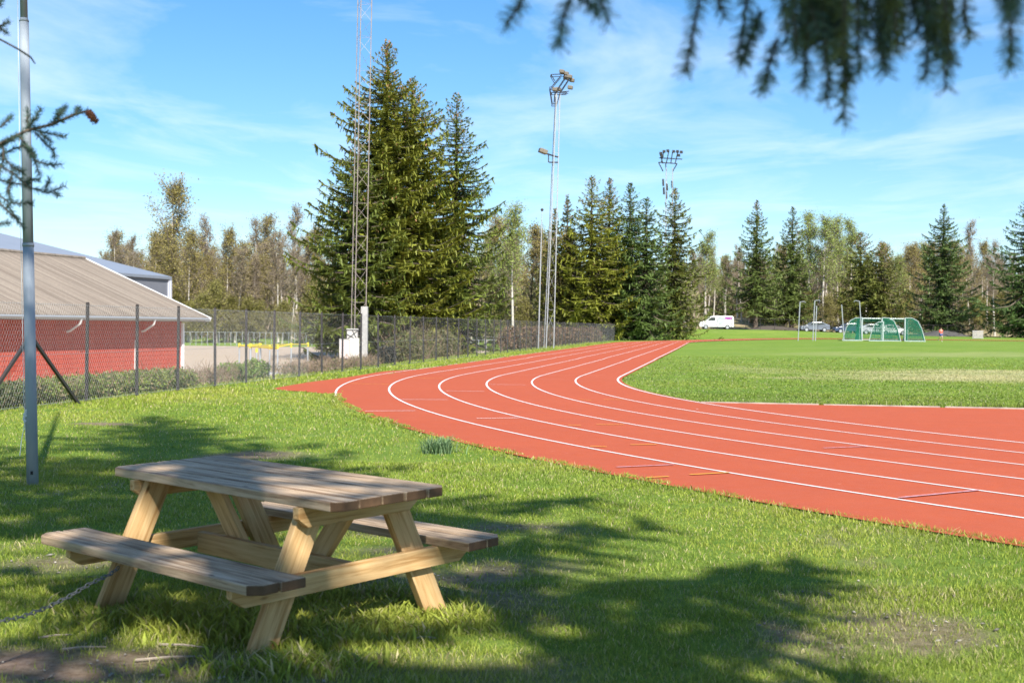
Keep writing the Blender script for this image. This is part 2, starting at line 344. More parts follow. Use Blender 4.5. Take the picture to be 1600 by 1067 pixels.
# marks across the lanes (pixel ends on the ground)
def mark(p0, p1, w, mt):
    a = Vector((*gp(*p0), 0)); b = Vector((*gp(*p1), 0)); d = (b-a).normalized(); n = Vector((-d.y, d.x, 0))*w/2
    z = .031+zg(a.x, a.y)
    V = [a-n, b-n, b+n, a+n]; me = npmesh('painted_mark', [(v.x, v.y, z) for v in V], [(0, 1, 2, 3)])
    o = link('painted_mark', me, mt, track)
for p0, p1 in (((1010, 750), (1045, 748.5)), ((1078, 745.5), (1139, 742)), ((922, 700.5), (948, 701.2)), ((985, 698), (1026, 697.5)), ((888, 666.8), (908, 667.5)), ((932, 666), (975, 666)), ((905, 626.5), (925, 627)), ((943, 626), (975, 626.3)), ((545, 600.7), (609, 602)), ((640, 591.7), (700, 593))): mark(p0, p1, .05, YM)
for p0, p1 in (((963, 733.5), (1053, 729.5)), ((1405, 782), (1528, 770)), ((1287, 703.2), (1357, 700.5))): mark(p0, p1, .05, BM_)
for p0, p1 in (((570, 644.5), (649, 644)), ((625, 626.2), (700, 626.5)), ((697, 612.5), (757, 613.2)), ((765, 602), (821, 603)), ((840, 593.4), (888, 594.3)), ((595, 585.8), (945, 588)), ((1088, 641), (1090, 641.3)), ((745, 656.3), (812, 655.3))): mark(p0, p1, .045, LM if p0[1] > 600 else PM)

# ------------------------------------------------------------------ grass blades (one mass, nobody could count it)
rs = np.random.RandomState(11)
def on_track(X, Y):
    a, b, r = ao(X, Y); e = (vnoise(X, Y, 2.3, 21)-.5)*.22
    t = (r > -.12) & (r < 7.22+e)
    t |= (r <= 0) & (a < A0+.03) & (Y < 60)
    ins = np.zeros(X.shape, bool); m = len(WPOLY)
    for i in range(m):
        x0, y0 = WPOLY[i]; x1, y1 = WPOLY[(i+1) % m]
        if y0 != y1: ins ^= ((y0 > Y) != (y1 > Y)) & (X < (x1-x0)*(Y-y0)/(y1-y0)+x0)
    return t | ins
def blades(n, y0, y1, hmin, hmax, width, lean, xfun, name=None, keep=None, seed=1):
    rs = np.random.RandomState(seed)
    Y = np.sqrt(rs.rand(n)*(y1**2-y0**2)+y0**2); X = (rs.rand(n)*2-1)*(Y*.43+1.0)
    if xfun: X, Y = xfun(X, Y)
    # clumping
    cl = vnoise(X, Y, 3.2, 31)*.5+vnoise(X, Y, 9.0, 32)*.5
    k = rs.rand(n) < np.clip(.25+1.25*cl, 0, 1); k &= ~on_track(X, Y); k &= rs.rand(n) > bare(X, Y)*1.08-.06
    a, b, r = ao(X, Y); k &= (b-R0T < 10.3)
    if keep is not None: k &= keep(X, Y)
    X, Y = X[k], Y[k]; n = len(X); cl = cl[k]
    Z = zf(X, Y); H = (hmin+(hmax-hmin)*rs.rand(n)**1.8)*(.55+.95*cl)*(.75+.6*vnoise(X, Y, .8, 33))
    az = rs.rand(n)*2*np.pi; ln = lean*(.3+rs.rand(n))*H
    wd = width(Y)*(.7+.6*rs.rand(n)); fa = az+rs.randn(n)*.9
    sx, sy = -np.sin(fa)*wd/2, np.cos(fa)*wd/2; lx, ly = np.cos(az)*ln, np.sin(az)*ln
    P = np.stack([X, Y, Z-.005], -1); s = np.stack([sx, sy, 0*sx], -1); l1 = np.stack([lx*.35, ly*.35, H*.6], -1); l2 = np.stack([lx, ly, H], -1)
    V = np.stack([P-s, P+s, P+l1+s*.8, P+l1-s*.8, P+l2], 1).reshape(-1, 3); i = np.arange(n)*5
    Q = np.stack([i, i+1, i+2, i+3], -1); T = np.stack([i+3, i+2, i+4], -1)
    v = rs.rand(n); yl = np.clip(vnoise(X, Y, .55, 41)*1.3-.35+.35*(vnoise(X, Y, 2.1, 42)-.5), 0, 1)
    c = np.stack([.185+.17*v, .262+.15*v, .030+.03*v], -1)*(.62+.7*rs.rand(n))[:, None]
    c = c*(1-.55*yl[:, None])+np.array([.44, .42, .08])*(.55*yl[:, None])
    dk = np.clip(vnoise(X, Y, 1.3, 43)*1.5-.8, 0, 1)[:, None]*.45; c = c*(1-dk)+np.array([.075, .19, .035])*dk
    dry = rs.rand(n) < (.11+.22*bare(X, Y)); c[dry] = np.array([.55, .47, .24])*(.55+.6*rs.rand(dry.sum()))[:, None]
    inf = ((r[k] if False else ao(X, Y)[2]) < 0)[:, None]; c = np.where(inf, c*[.74, .82, .85], c)
    st_ = straw(X, Y)[:, None]; c = c*(1-st_)+np.array([.50, .45, .22])*(.75+.4*rs.rand(n))[:, None]*st_
    return V, Q, T, c
VV, QQ, TT, CC1, CC2 = [], [], [], [], []; off = 0
def addb(*a, **k):
    global off
    V, Q, T, c = blades(*a, **k); VV.append(V); QQ.append(Q+off); TT.append(T+off); CC1.append(c); CC2.append(c*1.12); off += len(V)
wf = lambda Y: np.maximum(.0030, Y*.0006)
addb(320000, 3.9, 7.5, .010, .044, wf, .75, None, seed=1)
addb(340000, 7.5, 14, .010, .042, wf, .75, None, seed=2)
addb(220000, 14, 30, .015, .048, wf, .75, None, seed=3)
def strip(X, Y):
    n = len(X); a = np.random.RandomState(5).rand(n)**1.4*110-26; o = 7.1+np.random.RandomState(6).rand(n)*3.0
    x, y = tw(a, o); return x, y
addb(60000, 14, 30, .04, .09, lambda Y: np.maximum(.01, Y*.0007), .6, strip, seed=4, keep=lambda X, Y: (Y > 22))
def field(X, Y):
    n = len(X); r_ = np.random.RandomState(7); Y = 24+(1-(1-r_.rand(n))**.55)*48; X = r_.rand(n)*(Y*.47-2)+2; return X, Y
addb(90000, 14, 30, .02, .045, lambda Y: np.maximum(.012, Y*.0007), .9, field, seed=5, keep=lambda X, Y: (ao(X, Y)[2] < -.05) & (ao(X, Y)[0] > A0+.05))
# ragged long fringe where lawn meets track and kerb
def fringe(X, Y):
    n = len(X); r_ = np.random.RandomState(8); t = R(3)+r_.rand(n)*R(75); r = R0T+7.22+r_.rand(n)**2*.35; a, b = -r*np.sin(t), r*np.cos(t)
    return CX+DV[0]*a+NV[0]*b, CY+DV[1]*a+NV[1]*b
addb(42000, 14, 30, .025, .062, lambda Y: np.maximum(.005, Y*.0007), .8, fringe, seed=6)
def fringe2(X, Y):
    n = len(X); r_ = np.random.RandomState(9); b = bA-r_.rand(n)*30; a = A0+.04+r_.rand(n)*.35
    return CX+DV[0]*a+NV[0]*b, CY+DV[1]*a+NV[1]*b
addb(14000, 14, 30, .05, .12, lambda Y: .018+0*Y, .6, fringe2, seed=7)
# lush tufts under and around the table
def under(X, Y):
    n = len(X); r_ = np.random.RandomState(10); c = [(gp(330, 965), .62, .3), (gp(480, 985), .7, .35), (gp(640, 960), .5, .28), (gp(410, 1040), .5, .2), (gp(200, 960), .35, .2), (gp(560, 930), .5, .4)]
    i = r_.randint(0, len(c), n); cx = np.array([q[0][0] for q in c])[i]; cy = np.array([q[0][1] for q in c])[i]; sx = np.array([q[1] for q in c])[i]; sy = np.array([q[2] for q in c])[i]
    return cx+r_.randn(n)*sx*.55, cy+r_.randn(n)*sy*.6
FEET = [gp(395, 1018), gp(665, 938), gp(180, 946), gp(330, 850)]
addb(16000, 4, 8, .03, .075, lambda Y: .005+0*Y, .8, under, seed=8, keep=lambda X, Y: np.all([((X-fx)**2+(Y+.12-fy)**2) > .05 for fx, fy in FEET], axis=0))
addb(7000, 4, 8, .035, .085, lambda Y: .015+0*Y, 1.1, under, seed=18, keep=lambda X, Y: np.all([((X-fx)**2+(Y+.12-fy)**2) > .03 for fx, fy in FEET], axis=0))
V = np.concatenate(VV); Q = np.concatenate(QQ); T = np.concatenate(TT); C = np.concatenate(CC1+CC2)
GB = mat('grass_blade', (.1, .2, .03), .55, tint=1.0, trans=.35, spec=.25)
tag(link('grass', npmesh('grass', V, Q, T, C), GB), 'short green lawn grass around the table and along the track', 'grass', kind='stuff')
del VV, QQ, TT, CC1, CC2

# ------------------------------------------------------------------ quads for leaves
def lquads(Cn, A, B):
    n = len(Cn); V = np.stack([Cn-A-B, Cn+A-B*.6, Cn+A*1.15+B*.5, Cn-A*.9+B], 1).reshape(-1, 3); i = np.arange(n)*4
    return V, np.stack([i, i+1, i+2, i+3], -1)
def unit(v): return v/np.maximum(np.linalg.norm(v, axis=-1, keepdims=True), 1e-9)

def spruce_mesh(H, Rad, seed, zb=.06, dens=1.0, col=(.062, .085, .020), cones=.0, shape=.85, bushy=1.0, lsize=1.0, droop=1.0, gap=None, warm=1.0):
    """returns crown mesh, trunk MB.  Whorls of boughs, each with side twigs and hanging twiglets"""
    rs = np.random.RandomState(seed); step = .36/dens**.5
    zs = []; z = H*zb
    while z < H*.985: zs.append(z); z += step*(1.0 if z < H*.8 else .6)
    Cn, A, B, K = [], [], [], []; tb = MB(); side_bias = rs.rand()*6.28
    for z in zs:
        u = 1-z/H; ls0 = lsize; lsize_ = lsize*(.45+.55*min(1, u/.35)); nb = int(rs.randint(5, 8)*(1 if u > .12 else .8))
        a0 = rs.rand()*6.28; lv = .76+.44*rs.rand()
        for k in range(nb):
            az = a0+k*6.283/nb+rs.randn()*.25
            Lb = Rad*(u**shape)*min(1, (u/.22+.02))**.55*(.60+.56*rs.rand())*lv*(1+.12*math.cos(az-side_bias))+.06
            if rs.rand() < .10 and u < .8: Lb *= 1.25
            if u > .75: Lb *= 1-.5*(u-.75)/.25*rs.rand()
            d = np.array([math.cos(az), math.sin(az), 0]); up0 = .45 if u < .1 else (.15-.55*u*droop)
            sag = -.22*u*droop*Lb; tipup = .22*Lb
            zz = z+rs.randn()*.1
            def P(t): t = np.asarray(t)[:, None]; return np.array([0, 0, zz])+d*(Lb*t)+np.array([0, 0, 1.])*(up0*Lb*t+sag*np.sin(t*2.6)+tipup*t**3)
            if Lb > .8:
                pp = P([0, .35, .7, 1.0]); tb.tube([tuple(q) for q in pp], [.018+.012*Lb, .014+.007*Lb, .012, .006], 3, cap=False)
            n = max(3, int(Lb/(.17/dens)))
            t = np.clip((np.arange(n)+rs.rand(n))/n, .10 if u > .5 else .03, 1); t = np.concatenate([t, [1.0, .97]]); c = P(t); n = len(t)
            tan = unit(P(np.clip(t+.03, 0, 1.03))-P(t-.03)); sd_ = np.cross(tan, [0, 0, 1.]); sd_ = unit(sd_)
            wl = (.16+.26*Lb*np.minimum(1-t+.15, .62)*bushy)
            for sgn in (-1, 1):
                fw = .55+.3*rs.rand(n)[:, None]
                dr = unit(sd_*sgn+tan*fw+np.array([0, 0, -.25])*rs.rand(n)[:, None]+rs.randn(n, 3)*.1); l = (wl*(.6+.6*rs.rand(n)))[:, None]*lsize_
                Cn.append(c+dr*l*.5); A.append(dr*l*.55); B.append((np.cross(dr, rs.randn(n, 3)*.45+[0, 0, 1.])*.062*lsize_)*(.7+.7*rs.rand(n)[:, None])); K.append(np.stack([rs.rand(n), t, 0*t+u], -1))
            m_ = rs.rand(n) < .9; nn = m_.sum(); l = ((.14+.32*rs.rand(nn))*(.45+.7*min(1, Lb/3)))[:, None]*lsize_*bushy
            dr = unit(np.array([0, 0, -1.])+tan[m_]*.25+rs.randn(nn, 3)*.22); off_ = sd_[m_]*((rs.rand(nn)-.5)*wl[m_]*1.3)[:, None]
            Cn.append(c[m_]+off_+dr*l*.5); A.append(dr*l*.55); B.append(unit(np.cross(dr, rs.randn(nn, 3)))*.046*lsize_*(.7+.8*rs.rand(nn)[:, None])); K.append(np.stack([rs.rand(nn), t[m_], 0*t[m_]+u], -1))
            # along the bough
            Cn.append(c); A.append(tan*.15*lsize_); B.append(unit(np.cross(tan, rs.randn(n, 3)))*.05*lsize_); K.append(np.stack([rs.rand(n), t, 0*t+u], -1))
            # cones
            if cones and u < .62 and rs.rand() < cones*(1.15-u):
                q = rs.randint(2, 6); ti = rs.rand(q)*.4+.6; cc = P(ti)+rs.randn(q, 3)*.10-[0, 0, .12]; dd = np.tile([0, 0, -1.], (q, 1))+rs.randn(q, 3)*.2
                Cn.append(cc); A.append(unit(dd)*.085); B.append(unit(np.cross(dd, rs.randn(q, 3)))*.04); K.append(np.stack([rs.rand(q)+5, ti, 0*ti], -1))
    Cn, A, B, K = map(np.concatenate, (Cn, A, B, K))
    if gap:  # crown shaped for light: foliage dropped so sun falls on the table
        lat = Cn[:, 0]*.954+Cn[:, 1]*.30; dd = -.30*Cn[:, 0]+.954*Cn[:, 1]+(Cn[:, 2]-.5)*1.1106; kp = ~((dd > gap[0]) & (dd < gap[1]) & (lat > gap[3]) & (lat < gap[4])) | (rs.rand(len(Cn)) < gap[2]); Cn, A, B, K = Cn[kp], A[kp], B[kp], K[kp]
    V, Q = lquads(Cn, A, B)
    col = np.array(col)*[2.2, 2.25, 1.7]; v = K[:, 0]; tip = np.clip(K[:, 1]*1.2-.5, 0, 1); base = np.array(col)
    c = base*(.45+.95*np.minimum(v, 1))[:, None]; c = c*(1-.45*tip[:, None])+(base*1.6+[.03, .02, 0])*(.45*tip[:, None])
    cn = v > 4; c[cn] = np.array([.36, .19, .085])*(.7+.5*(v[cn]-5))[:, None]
    return V, Q, c, tb
def spruce(name, loc, label, group, H, Rad, seed, lean=(0, 0), trunk_r=None, **kw):
    root = empty(name, loc, 0, label, 'spruce', group)
    V, Q, c, tb = spruce_mesh(H, Rad, seed, **kw)
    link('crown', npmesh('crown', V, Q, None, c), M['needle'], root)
    r = trunk_r or (.12+H*.011)
    t = MB(); t.v = tb.v; t.f = tb.f; t.m = tb.m; t.c = tb.c
    t.tube([(0, 0, -.4), (0, 0, H*.1), (0.02, .02, H*.5), (0, 0, H*.985)], [r*1.35, r, r*.6, .02], 8)
    t.build('trunk', M['bark'], root)
    root.rotation_euler = (lean[0], lean[1], random.random()*0)
    return root
SPR = [  # px, top py, distance, radius, cones, colour, label, kwargs
 (606, 60, 90, 6.1, .6, (.084, .088, .016), 'tallest cone laden spruce of the big clump, rising beside the guyed lattice mast', dict(shape=.60, dens=1.35)),
 (645, 118, 93, 6.6, .6, (.086, .092, .016), 'spruce just right of the tallest one, its top hung with brown cones', dict(shape=.55, dens=1.3)),
 (714, 142, 96, 5.8, .25, (.062, .078, .018), 'separate narrow spruce at the right side of the big clump, open between its boughs', dict(shape=.62, dens=.9, bushy=1.0)),
 (562, 215, 86, 5.0, .2, (.058, .072, .016), 'lower dark spruce filling the left foot of the big clump', dict(shape=.55, dens=1.0)),
 (867, 322, 150, 3.4, .5, (.075, .075, .022), 'small brownish spruce top behind the white floodlight tower', dict(shape=.7)),
 (887, 305, 152, 4.8, .5, (.068, .072, .02), 'thin topped spruce just right of the white floodlight tower', dict(shape=.8)),
 (925, 272, 148, 6.2, .35, (.098, .102, .018), 'yellowish green broad spruce, tallest of the middle row', dict(shape=.6)),
 (953, 276, 158, 5.4, .5, (.072, .075, .018), 'cone tipped spruce behind the yellowish broad one', dict(shape=.7)),
 (985, 281, 152, 5.8, .15, (.052, .075, .022), 'dark green pointed spruce in the centre of the middle row', dict(shape=.7)),
 (1011, 306, 148, 5.0, .1, (.050, .074, .024), 'dark green spruce left of the last tree of the middle row', dict(shape=.6)),
 (1055, 292, 154, 5.0, .5, (.064, .074, .02), 'tall brown topped spruce closing the middle row on its right', dict(shape=.6)),
 (1183, 311, 190, 6.0, .35, (.060, .078, .026), 'spruce with a bare lower trunk just right of the white van', dict(shape=.75, zb=.21)),
 (1239, 321, 196, 5.6, .35, (.062, .080, .026), 'slim spruce standing behind the silver car with the dark roof', dict(shape=.72, zb=.12)),
 (1345, 362, 186, 4.8, .7, (.072, .078, .022), 'ragged brownish spruce behind the green goal nets', dict(shape=.45, zb=.1)),
 (1378, 378, 184, 4.4, .7, (.070, .074, .022), 'spruce with several leaning tops right of the goal nets', dict(shape=.5, zb=.1)),
 (1475, 317, 182, 7.2, .1, (.055, .078, .032), 'wide layered spruce with open boughs above the jogger', dict(shape=.8, dens=.75, zb=.12, bushy=.85)),
 (1608, 305, 172, 7.0, .1, (.046, .072, .028), 'dark spruce cut by the right edge of the picture', dict(shape=.72, zb=.05)),
]
random.seed(2)
for i, (px, py, D, Rd, cn, cl, lb, kw) in enumerate(SPR):
    p = at(px, py, D); zb_ = zg(p.x, D); H = p.z-zb_
    grp = 'big spruce clump behind the fence' if i < 4 else ('spruce row at the far end of the track' if i < 11 else 'spruces along the far bank')
    spruce('spruce_tree', (p.x, D, zb_), lb, grp, H, Rd, 100+i, col=cl, cones=cn, lsize=1.0 if D < 120 else 1.25, **{'dens': .62 if D > 120 else 1.0, **kw})

# ------------------------------------------------------------------ deciduous trees
def decid_mesh(H, seed, kind):
    """kind: bare, olive, green, shrubby"""
    rs = np.random.RandomState(seed); tk = MB(); cr = MB(); tips = []
    spread = {'bare': .17, 'olive': .30, 'green': .20, 'shrubby': .34}[kind]; lo = {'bare': .38, 'olive': .22, 'green': .35, 'shrubby': .10}[kind]
    lean = rs.randn(2)*.035
    def T(t): return np.array([lean[0]*H*t+.012*H*math.sin(t*5+seed), lean[1]*H*t+.012*H*math.cos(t*4), H*t])
    r0 = .012*H*(.8+.4*rs.rand())
    tk.tube([T(t) for t in (-.02, .1, .3, .55, .8, .97)], [r0*1.3, r0, r0*.8, r0*.55, r0*.28, .015], 6)
    nl = {'bare': 20, 'olive': 26, 'green': 22, 'shrubby': 26}[kind]
    for i in range(nl):
        t = lo+(.97-lo)*((i+rs.rand())/nl); az = rs.rand()*6.28; u = (t-lo)/(1-lo)
        ln = H*spread*(1.15-u*.75)*(.6+.6*rs.rand()); el = R(35+25*rs.rand()+20*u); base = T(t)
        d = np.array([math.cos(az)*math.cos(el), math.sin(az)*math.cos(el), math.sin(el)])
        p1 = base+d*ln*.5; p2 = p1+unit(d+np.array([0, 0, .35])+rs.randn(3)*.15)*ln*.5; rr = r0*.30*(1-t*.6)
        cr.tube([base, p1, p2], [rr, rr*.65, .012], 3, cap=False)
        for j in range(9):
            s = .2+.7*rs.rand(); b = base+(p1-base)*(s*2) if s < .5 else p1+(p2-p1)*(s*2-1)
            d2 = unit(d+rs.randn(3)*.6+np.array([0, 0, .3])); l2 = ln*(.30+.30*rs.rand()); q1 = b+d2*l2*.5+rs.randn(3)*.06; q2 = b+d2*l2
            cr.tube([b, q1, q2], [.022, .016, .009], 3, cap=False); tips += [q1, q2]
            for k in range(5):
                b3 = b+d2*l2*(.2+.8*rs.rand()); d3 = unit(d2+rs.randn(3)*.6+[0, 0, .15]); q3 = b3+d3*(.5+.6*rs.rand())
                cr.tube([b3, q3], [.015, .008], 3, cap=False); tips += [q3, (b3+q3)/2]
    tips = np.array(tips); nper = {'bare': .3, 'olive': 1.7, 'green': 1.9, 'shrubby': 2.6}[kind]; n = int(len(tips)*nper)
    c = tips[rs.randint(0, len(tips), n)]+rs.randn(n, 3)*.28; A = unit(rs.randn(n, 3))*(.06+.05*rs.rand(n))[:, None]; B = unit(np.cross(A, rs.randn(n, 3)))*.05
    base = {'bare': (.31, .25, .12), 'olive': (.31, .26, .08), 'green': (.30, .36, .09), 'shrubby': (.26, .24, .07)}[kind]
    col = np.array(base)*(.55+.8*rs.rand(n))[:, None]; V, Q = lquads(c, A, B)
    # twigs + leaves in one crown mesh: material 0 twig, 1 leaf
    tv = np.array(cr.v); tf = np.array([f for f in cr.f]); Qa = np.concatenate([tf, Q+len(tv)]); Va = np.concatenate([tv, V])
    me = npmesh('crown', Va, Qa, None, np.concatenate([np.tile((.3, .24, .18), (len(tf), 1)), col]), np.concatenate([np.zeros(len(tf)), np.ones(len(Q))]))
    return tk, me
PROTO = {}
def decid(kind, var, H, loc, rz, label, group, sx=1.0):
    key = (kind, var)
    if key not in PROTO:
        h0 = {'bare': 13, 'olive': 14, 'green': 15, 'shrubby': 7}[kind]; tk, me = decid_mesh(h0, 500+hash(kind) % 1*0+{'bare': 0, 'olive': 10, 'green': 20, 'shrubby': 30}[kind]+var, kind)
        root = empty('birch_tree' if kind in ('bare', 'green') else ('alder_tree' if kind == 'olive' else 'willow_shrub'), (0, 0, 0))
        link('crown', me, [M['twigbark'], M['leaf']], root); tk.build('trunk', M['palebark'] if kind in ('bare', 'green') or var == 0 else M['bark'], root)
        PROTO[key] = (root, h0, [False])
    root, h0, used = PROTO[key]
    o = root if not used[0] else copy_tree(root); used[0] = True
    o.location = loc; k = H/h0; o.scale = (k*sx, k*sx, k); o.rotation_euler = (0, 0, rz)
    return tag(o, label, {'birch_tree': 'birch', 'alder_tree': 'alder'}.get(o.name.split('.')[0], 'shrub'), group)
random.seed(77)
NAMED = [(272, 298, 168, 'olive', 0, 'tall green tipped alder rising highest above the hall roof corner'),
 (243, 375, 175, 'olive', 1, 'olive alder left of the tallest one, behind the hall roof'),
 (322, 345, 172, 'bare', 0, 'leaning pale birch just right of the tallest alder'),
 (208, 400, 180, 'bare', 1, 'bare spindly birch standing left above the hall roof'),
 (398, 352, 172, 'bare', 2, 'tall bare birch midway between the hall and the big spruces'),
 (416, 350, 176, 'olive', 2, 'rounded brownish alder midway between the hall and the big spruces'),
 (462, 330, 170, 'bare', 0, 'tall bare tree touching the left side of the big spruces'),
 (800, 335, 140, 'green', 0, 'pale olive birch standing between the big spruces and the white floodlight tower'),
 (775, 352, 146, 'olive', 1, 'olive leafed alder partly behind the right side of the big spruces'),
 (1102, 372, 200, 'green', 1, 'thin light green birch above the windscreen of the white van'),
 (1290, 348, 205, 'green', 2, 'light green birch right of the slim spruce'),
 (1312, 350, 210, 'green', 0, 'full light green birch behind the ragged spruce'),
 (1330, 352, 214, 'green', 1, 'yellow green birch directly above the left goal net'),
 (1262, 342, 208, 'green', 1, 'light green birch peeping out right behind the slim spruce'),
 (1405, 405, 205, 'green', 2, 'low light green birch left of the wide layered spruce'),
 (1522, 355, 215, 'bare', 1, 'thin bare tree with a small tufted top right of the layered spruce'),
 (1555, 385, 195, 'bare', 2, 'grey bare tree beside the dark spruce at the right edge')]
for px, py, D, kd, vr, lb in NAMED:
    p = at(px, py, D); z = zg(p.x, D); decid(kd, vr, p.z-z, (p.x, D, z-.1), random.random()*6.28, lb, 'single leafy and bare trees of the wood edge', .8 if kd == 'bare' else 1)
def wood(n, px0, px1, D0, D1, ty0, ty1, kinds, group, labels):
    for i in range(n):
        px = px0+(px1-px0)*(i+random.random())/n; D = random.uniform(D0, D1); kd = random.choice(kinds)
        p = at(px, random.uniform(ty0, ty1), D); z = zg(p.x, D)
        decid(kd, random.randrange(3), max(4, p.z-z), (p.x, D, z-.1), random.random()*6.28, labels[kd], group+(' (shrubs)' if kd == 'shrubby' else ''), random.uniform(.85, 1.15))
LB = lambda where: {'bare': 'bare pale trunked birch among many in the wood '+where, 'olive': 'olive brown budding alder among many in the wood '+where, 'green': 'light green birch among many in the wood '+where, 'shrubby': 'bushy leafing shrub at the foot of the wood '+where}
wood(26, 175, 500, 158, 176, 365, 410, ['bare', 'bare', 'bare', 'olive'], 'wood behind the gravel court', LB('behind the gravel court'))
wood(20, 150, 520, 178, 200, 372, 405, ['olive', 'bare', 'bare'], 'wood behind the gravel court', LB('behind the gravel court'))
wood(16, 180, 520, 155, 160, 450, 490, ['shrubby'], 'wood behind the gravel court', LB('behind the gravel court'))
wood(12, 700, 900, 150, 178, 360, 400, ['bare', 'olive', 'green'], 'wood behind the white floodlight tower', LB('behind the white floodlight tower'))
wood(8, 480, 900, 142, 152, 450, 485, ['shrubby'], 'wood behind the white floodlight tower', LB('behind the white floodlight tower'))
wood(14, 1070, 1200, 205, 230, 385, 425, ['bare', 'bare', 'green'], 'wood behind the white van', LB('behind the white van'))
wood(30, 1180, 1450, 205, 245, 385, 430, ['bare', 'bare', 'green', 'olive'], 'wood behind the goals', LB('behind the goals'))
wood(24, 1420, 1640, 200, 245, 385, 430, ['bare', 'bare', 'olive'], 'wood behind the jogger', LB('behind the jogger'))
wood(20, 1150, 1600, 200, 215, 455, 480, ['shrubby'], 'wood behind the goals', LB('behind the goals'))
# ground brush and far wood (uncountable)
def brush(name, n, px0, px1, D0, D1, hmin, hmax, size, cols, label, seed, kind='stuff'):
    rs = np.random.RandomState(seed); px = px0+(px1-px0)*rs.rand(n); D = D0+(D1-D0)*rs.rand(n); X = (px-800)/F*D; Y = D
    top = hmin+(hmax-hmin)*vnoise(X, Y, .35, seed)**1.0; Z = zf(X, Y)+top*rs.rand(n)**.8
    A = unit(rs.randn(n, 3)*[.5, .5, 1.3])*(size*(.6+rs.rand(n)))[:, None]; B = unit(np.cross(A, rs.randn(n, 3)))*size*.22
    V, Q = lquads(np.stack([X, Y, Z], -1), A, B); c = np.array(cols)[rs.randint(0, len(cols), n)]*(.6+.7*rs.rand(n))[:, None]
    return tag(link(name, npmesh(name, V, Q, None, c), M['leaf']), label, 'undergrowth', kind=kind)
BC = [(.32, .25, .17), (.24, .21, .09), (.18, .20, .06), (.42, .34, .25)]
brush('undergrowth', 26000, 120, 560, 166, 205, 1.5, 6.5, .45, BC, 'tangled brown undergrowth of the wood behind the gravel court', 51)
brush('undergrowth', 16000, 560, 1090, 165, 200, 2.5, 8.0, .5, BC, 'brown and olive undergrowth behind the spruces in the middle', 52)
brush('undergrowth', 30000, 1070, 1660, 222, 262, 2, 8.0, .5, BC, 'brown undergrowth deep in the wood on the right', 53)
brush('undergrowth', 7000, 1170, 1660, 203, 222, .3, 1.4, .3, [(.25, .19, .12), (.13, .14, .05)], 'low dry scrub on the slope behind the parked cars', 54)
brush('distant_wood', 60000, 60, 1700, 270, 330, 6, 15.5, .8, [(.18, .20, .09), (.28, .23, .15), (.22, .24, .09)], 'far off mass of mixed woodland closing the view', 55)

# ------------------------------------------------------------------ picnic table
def wood_mat(name, c1, c2, c3, endc=None):
    m = bpy.data.materials.new(name); m.use_nodes = True; nt = m.node_tree; N = nt.nodes; L = nt.links; b = N['Principled BSDF']; b.inputs['Roughness'].default_value = .75; b.inputs['Specular IOR Level'].default_value = .15
    tc = N.new('ShaderNodeTexCoord'); a = N.new('ShaderNodeAttribute'); a.attribute_name = 'tint'
    ad = N.new('ShaderNodeVectorMath'); ad.operation = 'MULTIPLY_ADD'; L.new(a.outputs['Vector'], ad.inputs[0]); ad.inputs[1].default_value = (31, 17, 9); L.new(tc.outputs['Object'], ad.inputs[2])
    mp = N.new('ShaderNodeMapping'); mp.inputs['Scale'].default_value = (1.2, 22, 22); L.new(ad.outputs[0], mp.inputs[0])
    n = N.new('ShaderNodeTexNoise'); n.inputs['Scale'].default_value = 1.6; n.inputs['Detail'].default_value = 7; n.inputs['Distortion'].default_value = .6; n.inputs['Roughness'].default_value = .65; L.new(mp.outputs[0], n.inputs['Vector'])
    r = N.new('ShaderNodeValToRGB'); e = r.color_ramp.elements; e[0].position = .36; e[0].color = (*c3, 1); e[1].position = .66; e[1].color = (*c2, 1); k = e.new(.5); k.color = (*c1, 1); L.new(n.outputs['Fac'], r.inputs[0])
    v = N.new('ShaderNodeTexVoronoi'); v.inputs['Scale'].default_value = 2.6; mp2 = N.new('ShaderNodeMapping'); mp2.inputs['Scale'].default_value = (1, 2.6, 2.6); L.new(ad.outputs[0], mp2.inputs[0]); L.new(mp2.outputs[0], v.inputs['Vector'])
    kr = N.new('ShaderNodeMapRange'); kr.inputs[1].default_value = .035; kr.inputs[2].default_value = .09; kr.inputs[3].default_value = .85; kr.inputs[4].default_value = 0; L.new(v.outputs['Distance'], kr.inputs[0])
    x = N.new('ShaderNodeMix'); x.data_type = 'RGBA'; L.new(kr.outputs[0], x.inputs[0]); L.new(r.outputs[0], x.inputs[6]); x.inputs[7].default_value = (c3[0]*.35, c3[1]*.3, c3[2]*.3, 1)
    hv = N.new('ShaderNodeHueSaturation'); mr = N.new('ShaderNodeMapRange'); mr.inputs[3].default_value = .82; mr.inputs[4].default_value = 1.15; L.new(a.outputs['Fac'], mr.inputs[0]); L.new(mr.outputs[0], hv.inputs['Value']); L.new(x.outputs[2], hv.inputs['Color'])
    L.new(hv.outputs[0], b.inputs['Base Color'])
    bu = N.new('ShaderNodeBump'); bu.inputs['Strength'].default_value = .35; bu.inputs['Distance'].default_value = .004; L.new(n.outputs['Fac'], bu.inputs['Height']); L.new(bu.outputs[0], b.inputs['Normal'])
    return m
WT = wood_mat('weathered_plank', (.46, .33, .21), (.60, .46, .32), (.22, .14, .085))
WE = mat('plank_end_grain', (.13, .07, .035), .8, noise=[(30, (.06, .035, .02), .7), (5, (.20, .12, .065), .5)])
WL = wood_mat('treated_pine', (.60, .38, .17), (.70, .48, .24), (.42, .235, .09))
BO = mat('zinc_bolt', (.75, .73, .66), .25, metal=.9)
tab = empty('picnic_table', (-1.307, 6.783, -.031), 0, 'heavy wooden picnic table with two attached benches on the shaded grass', 'picnic table')
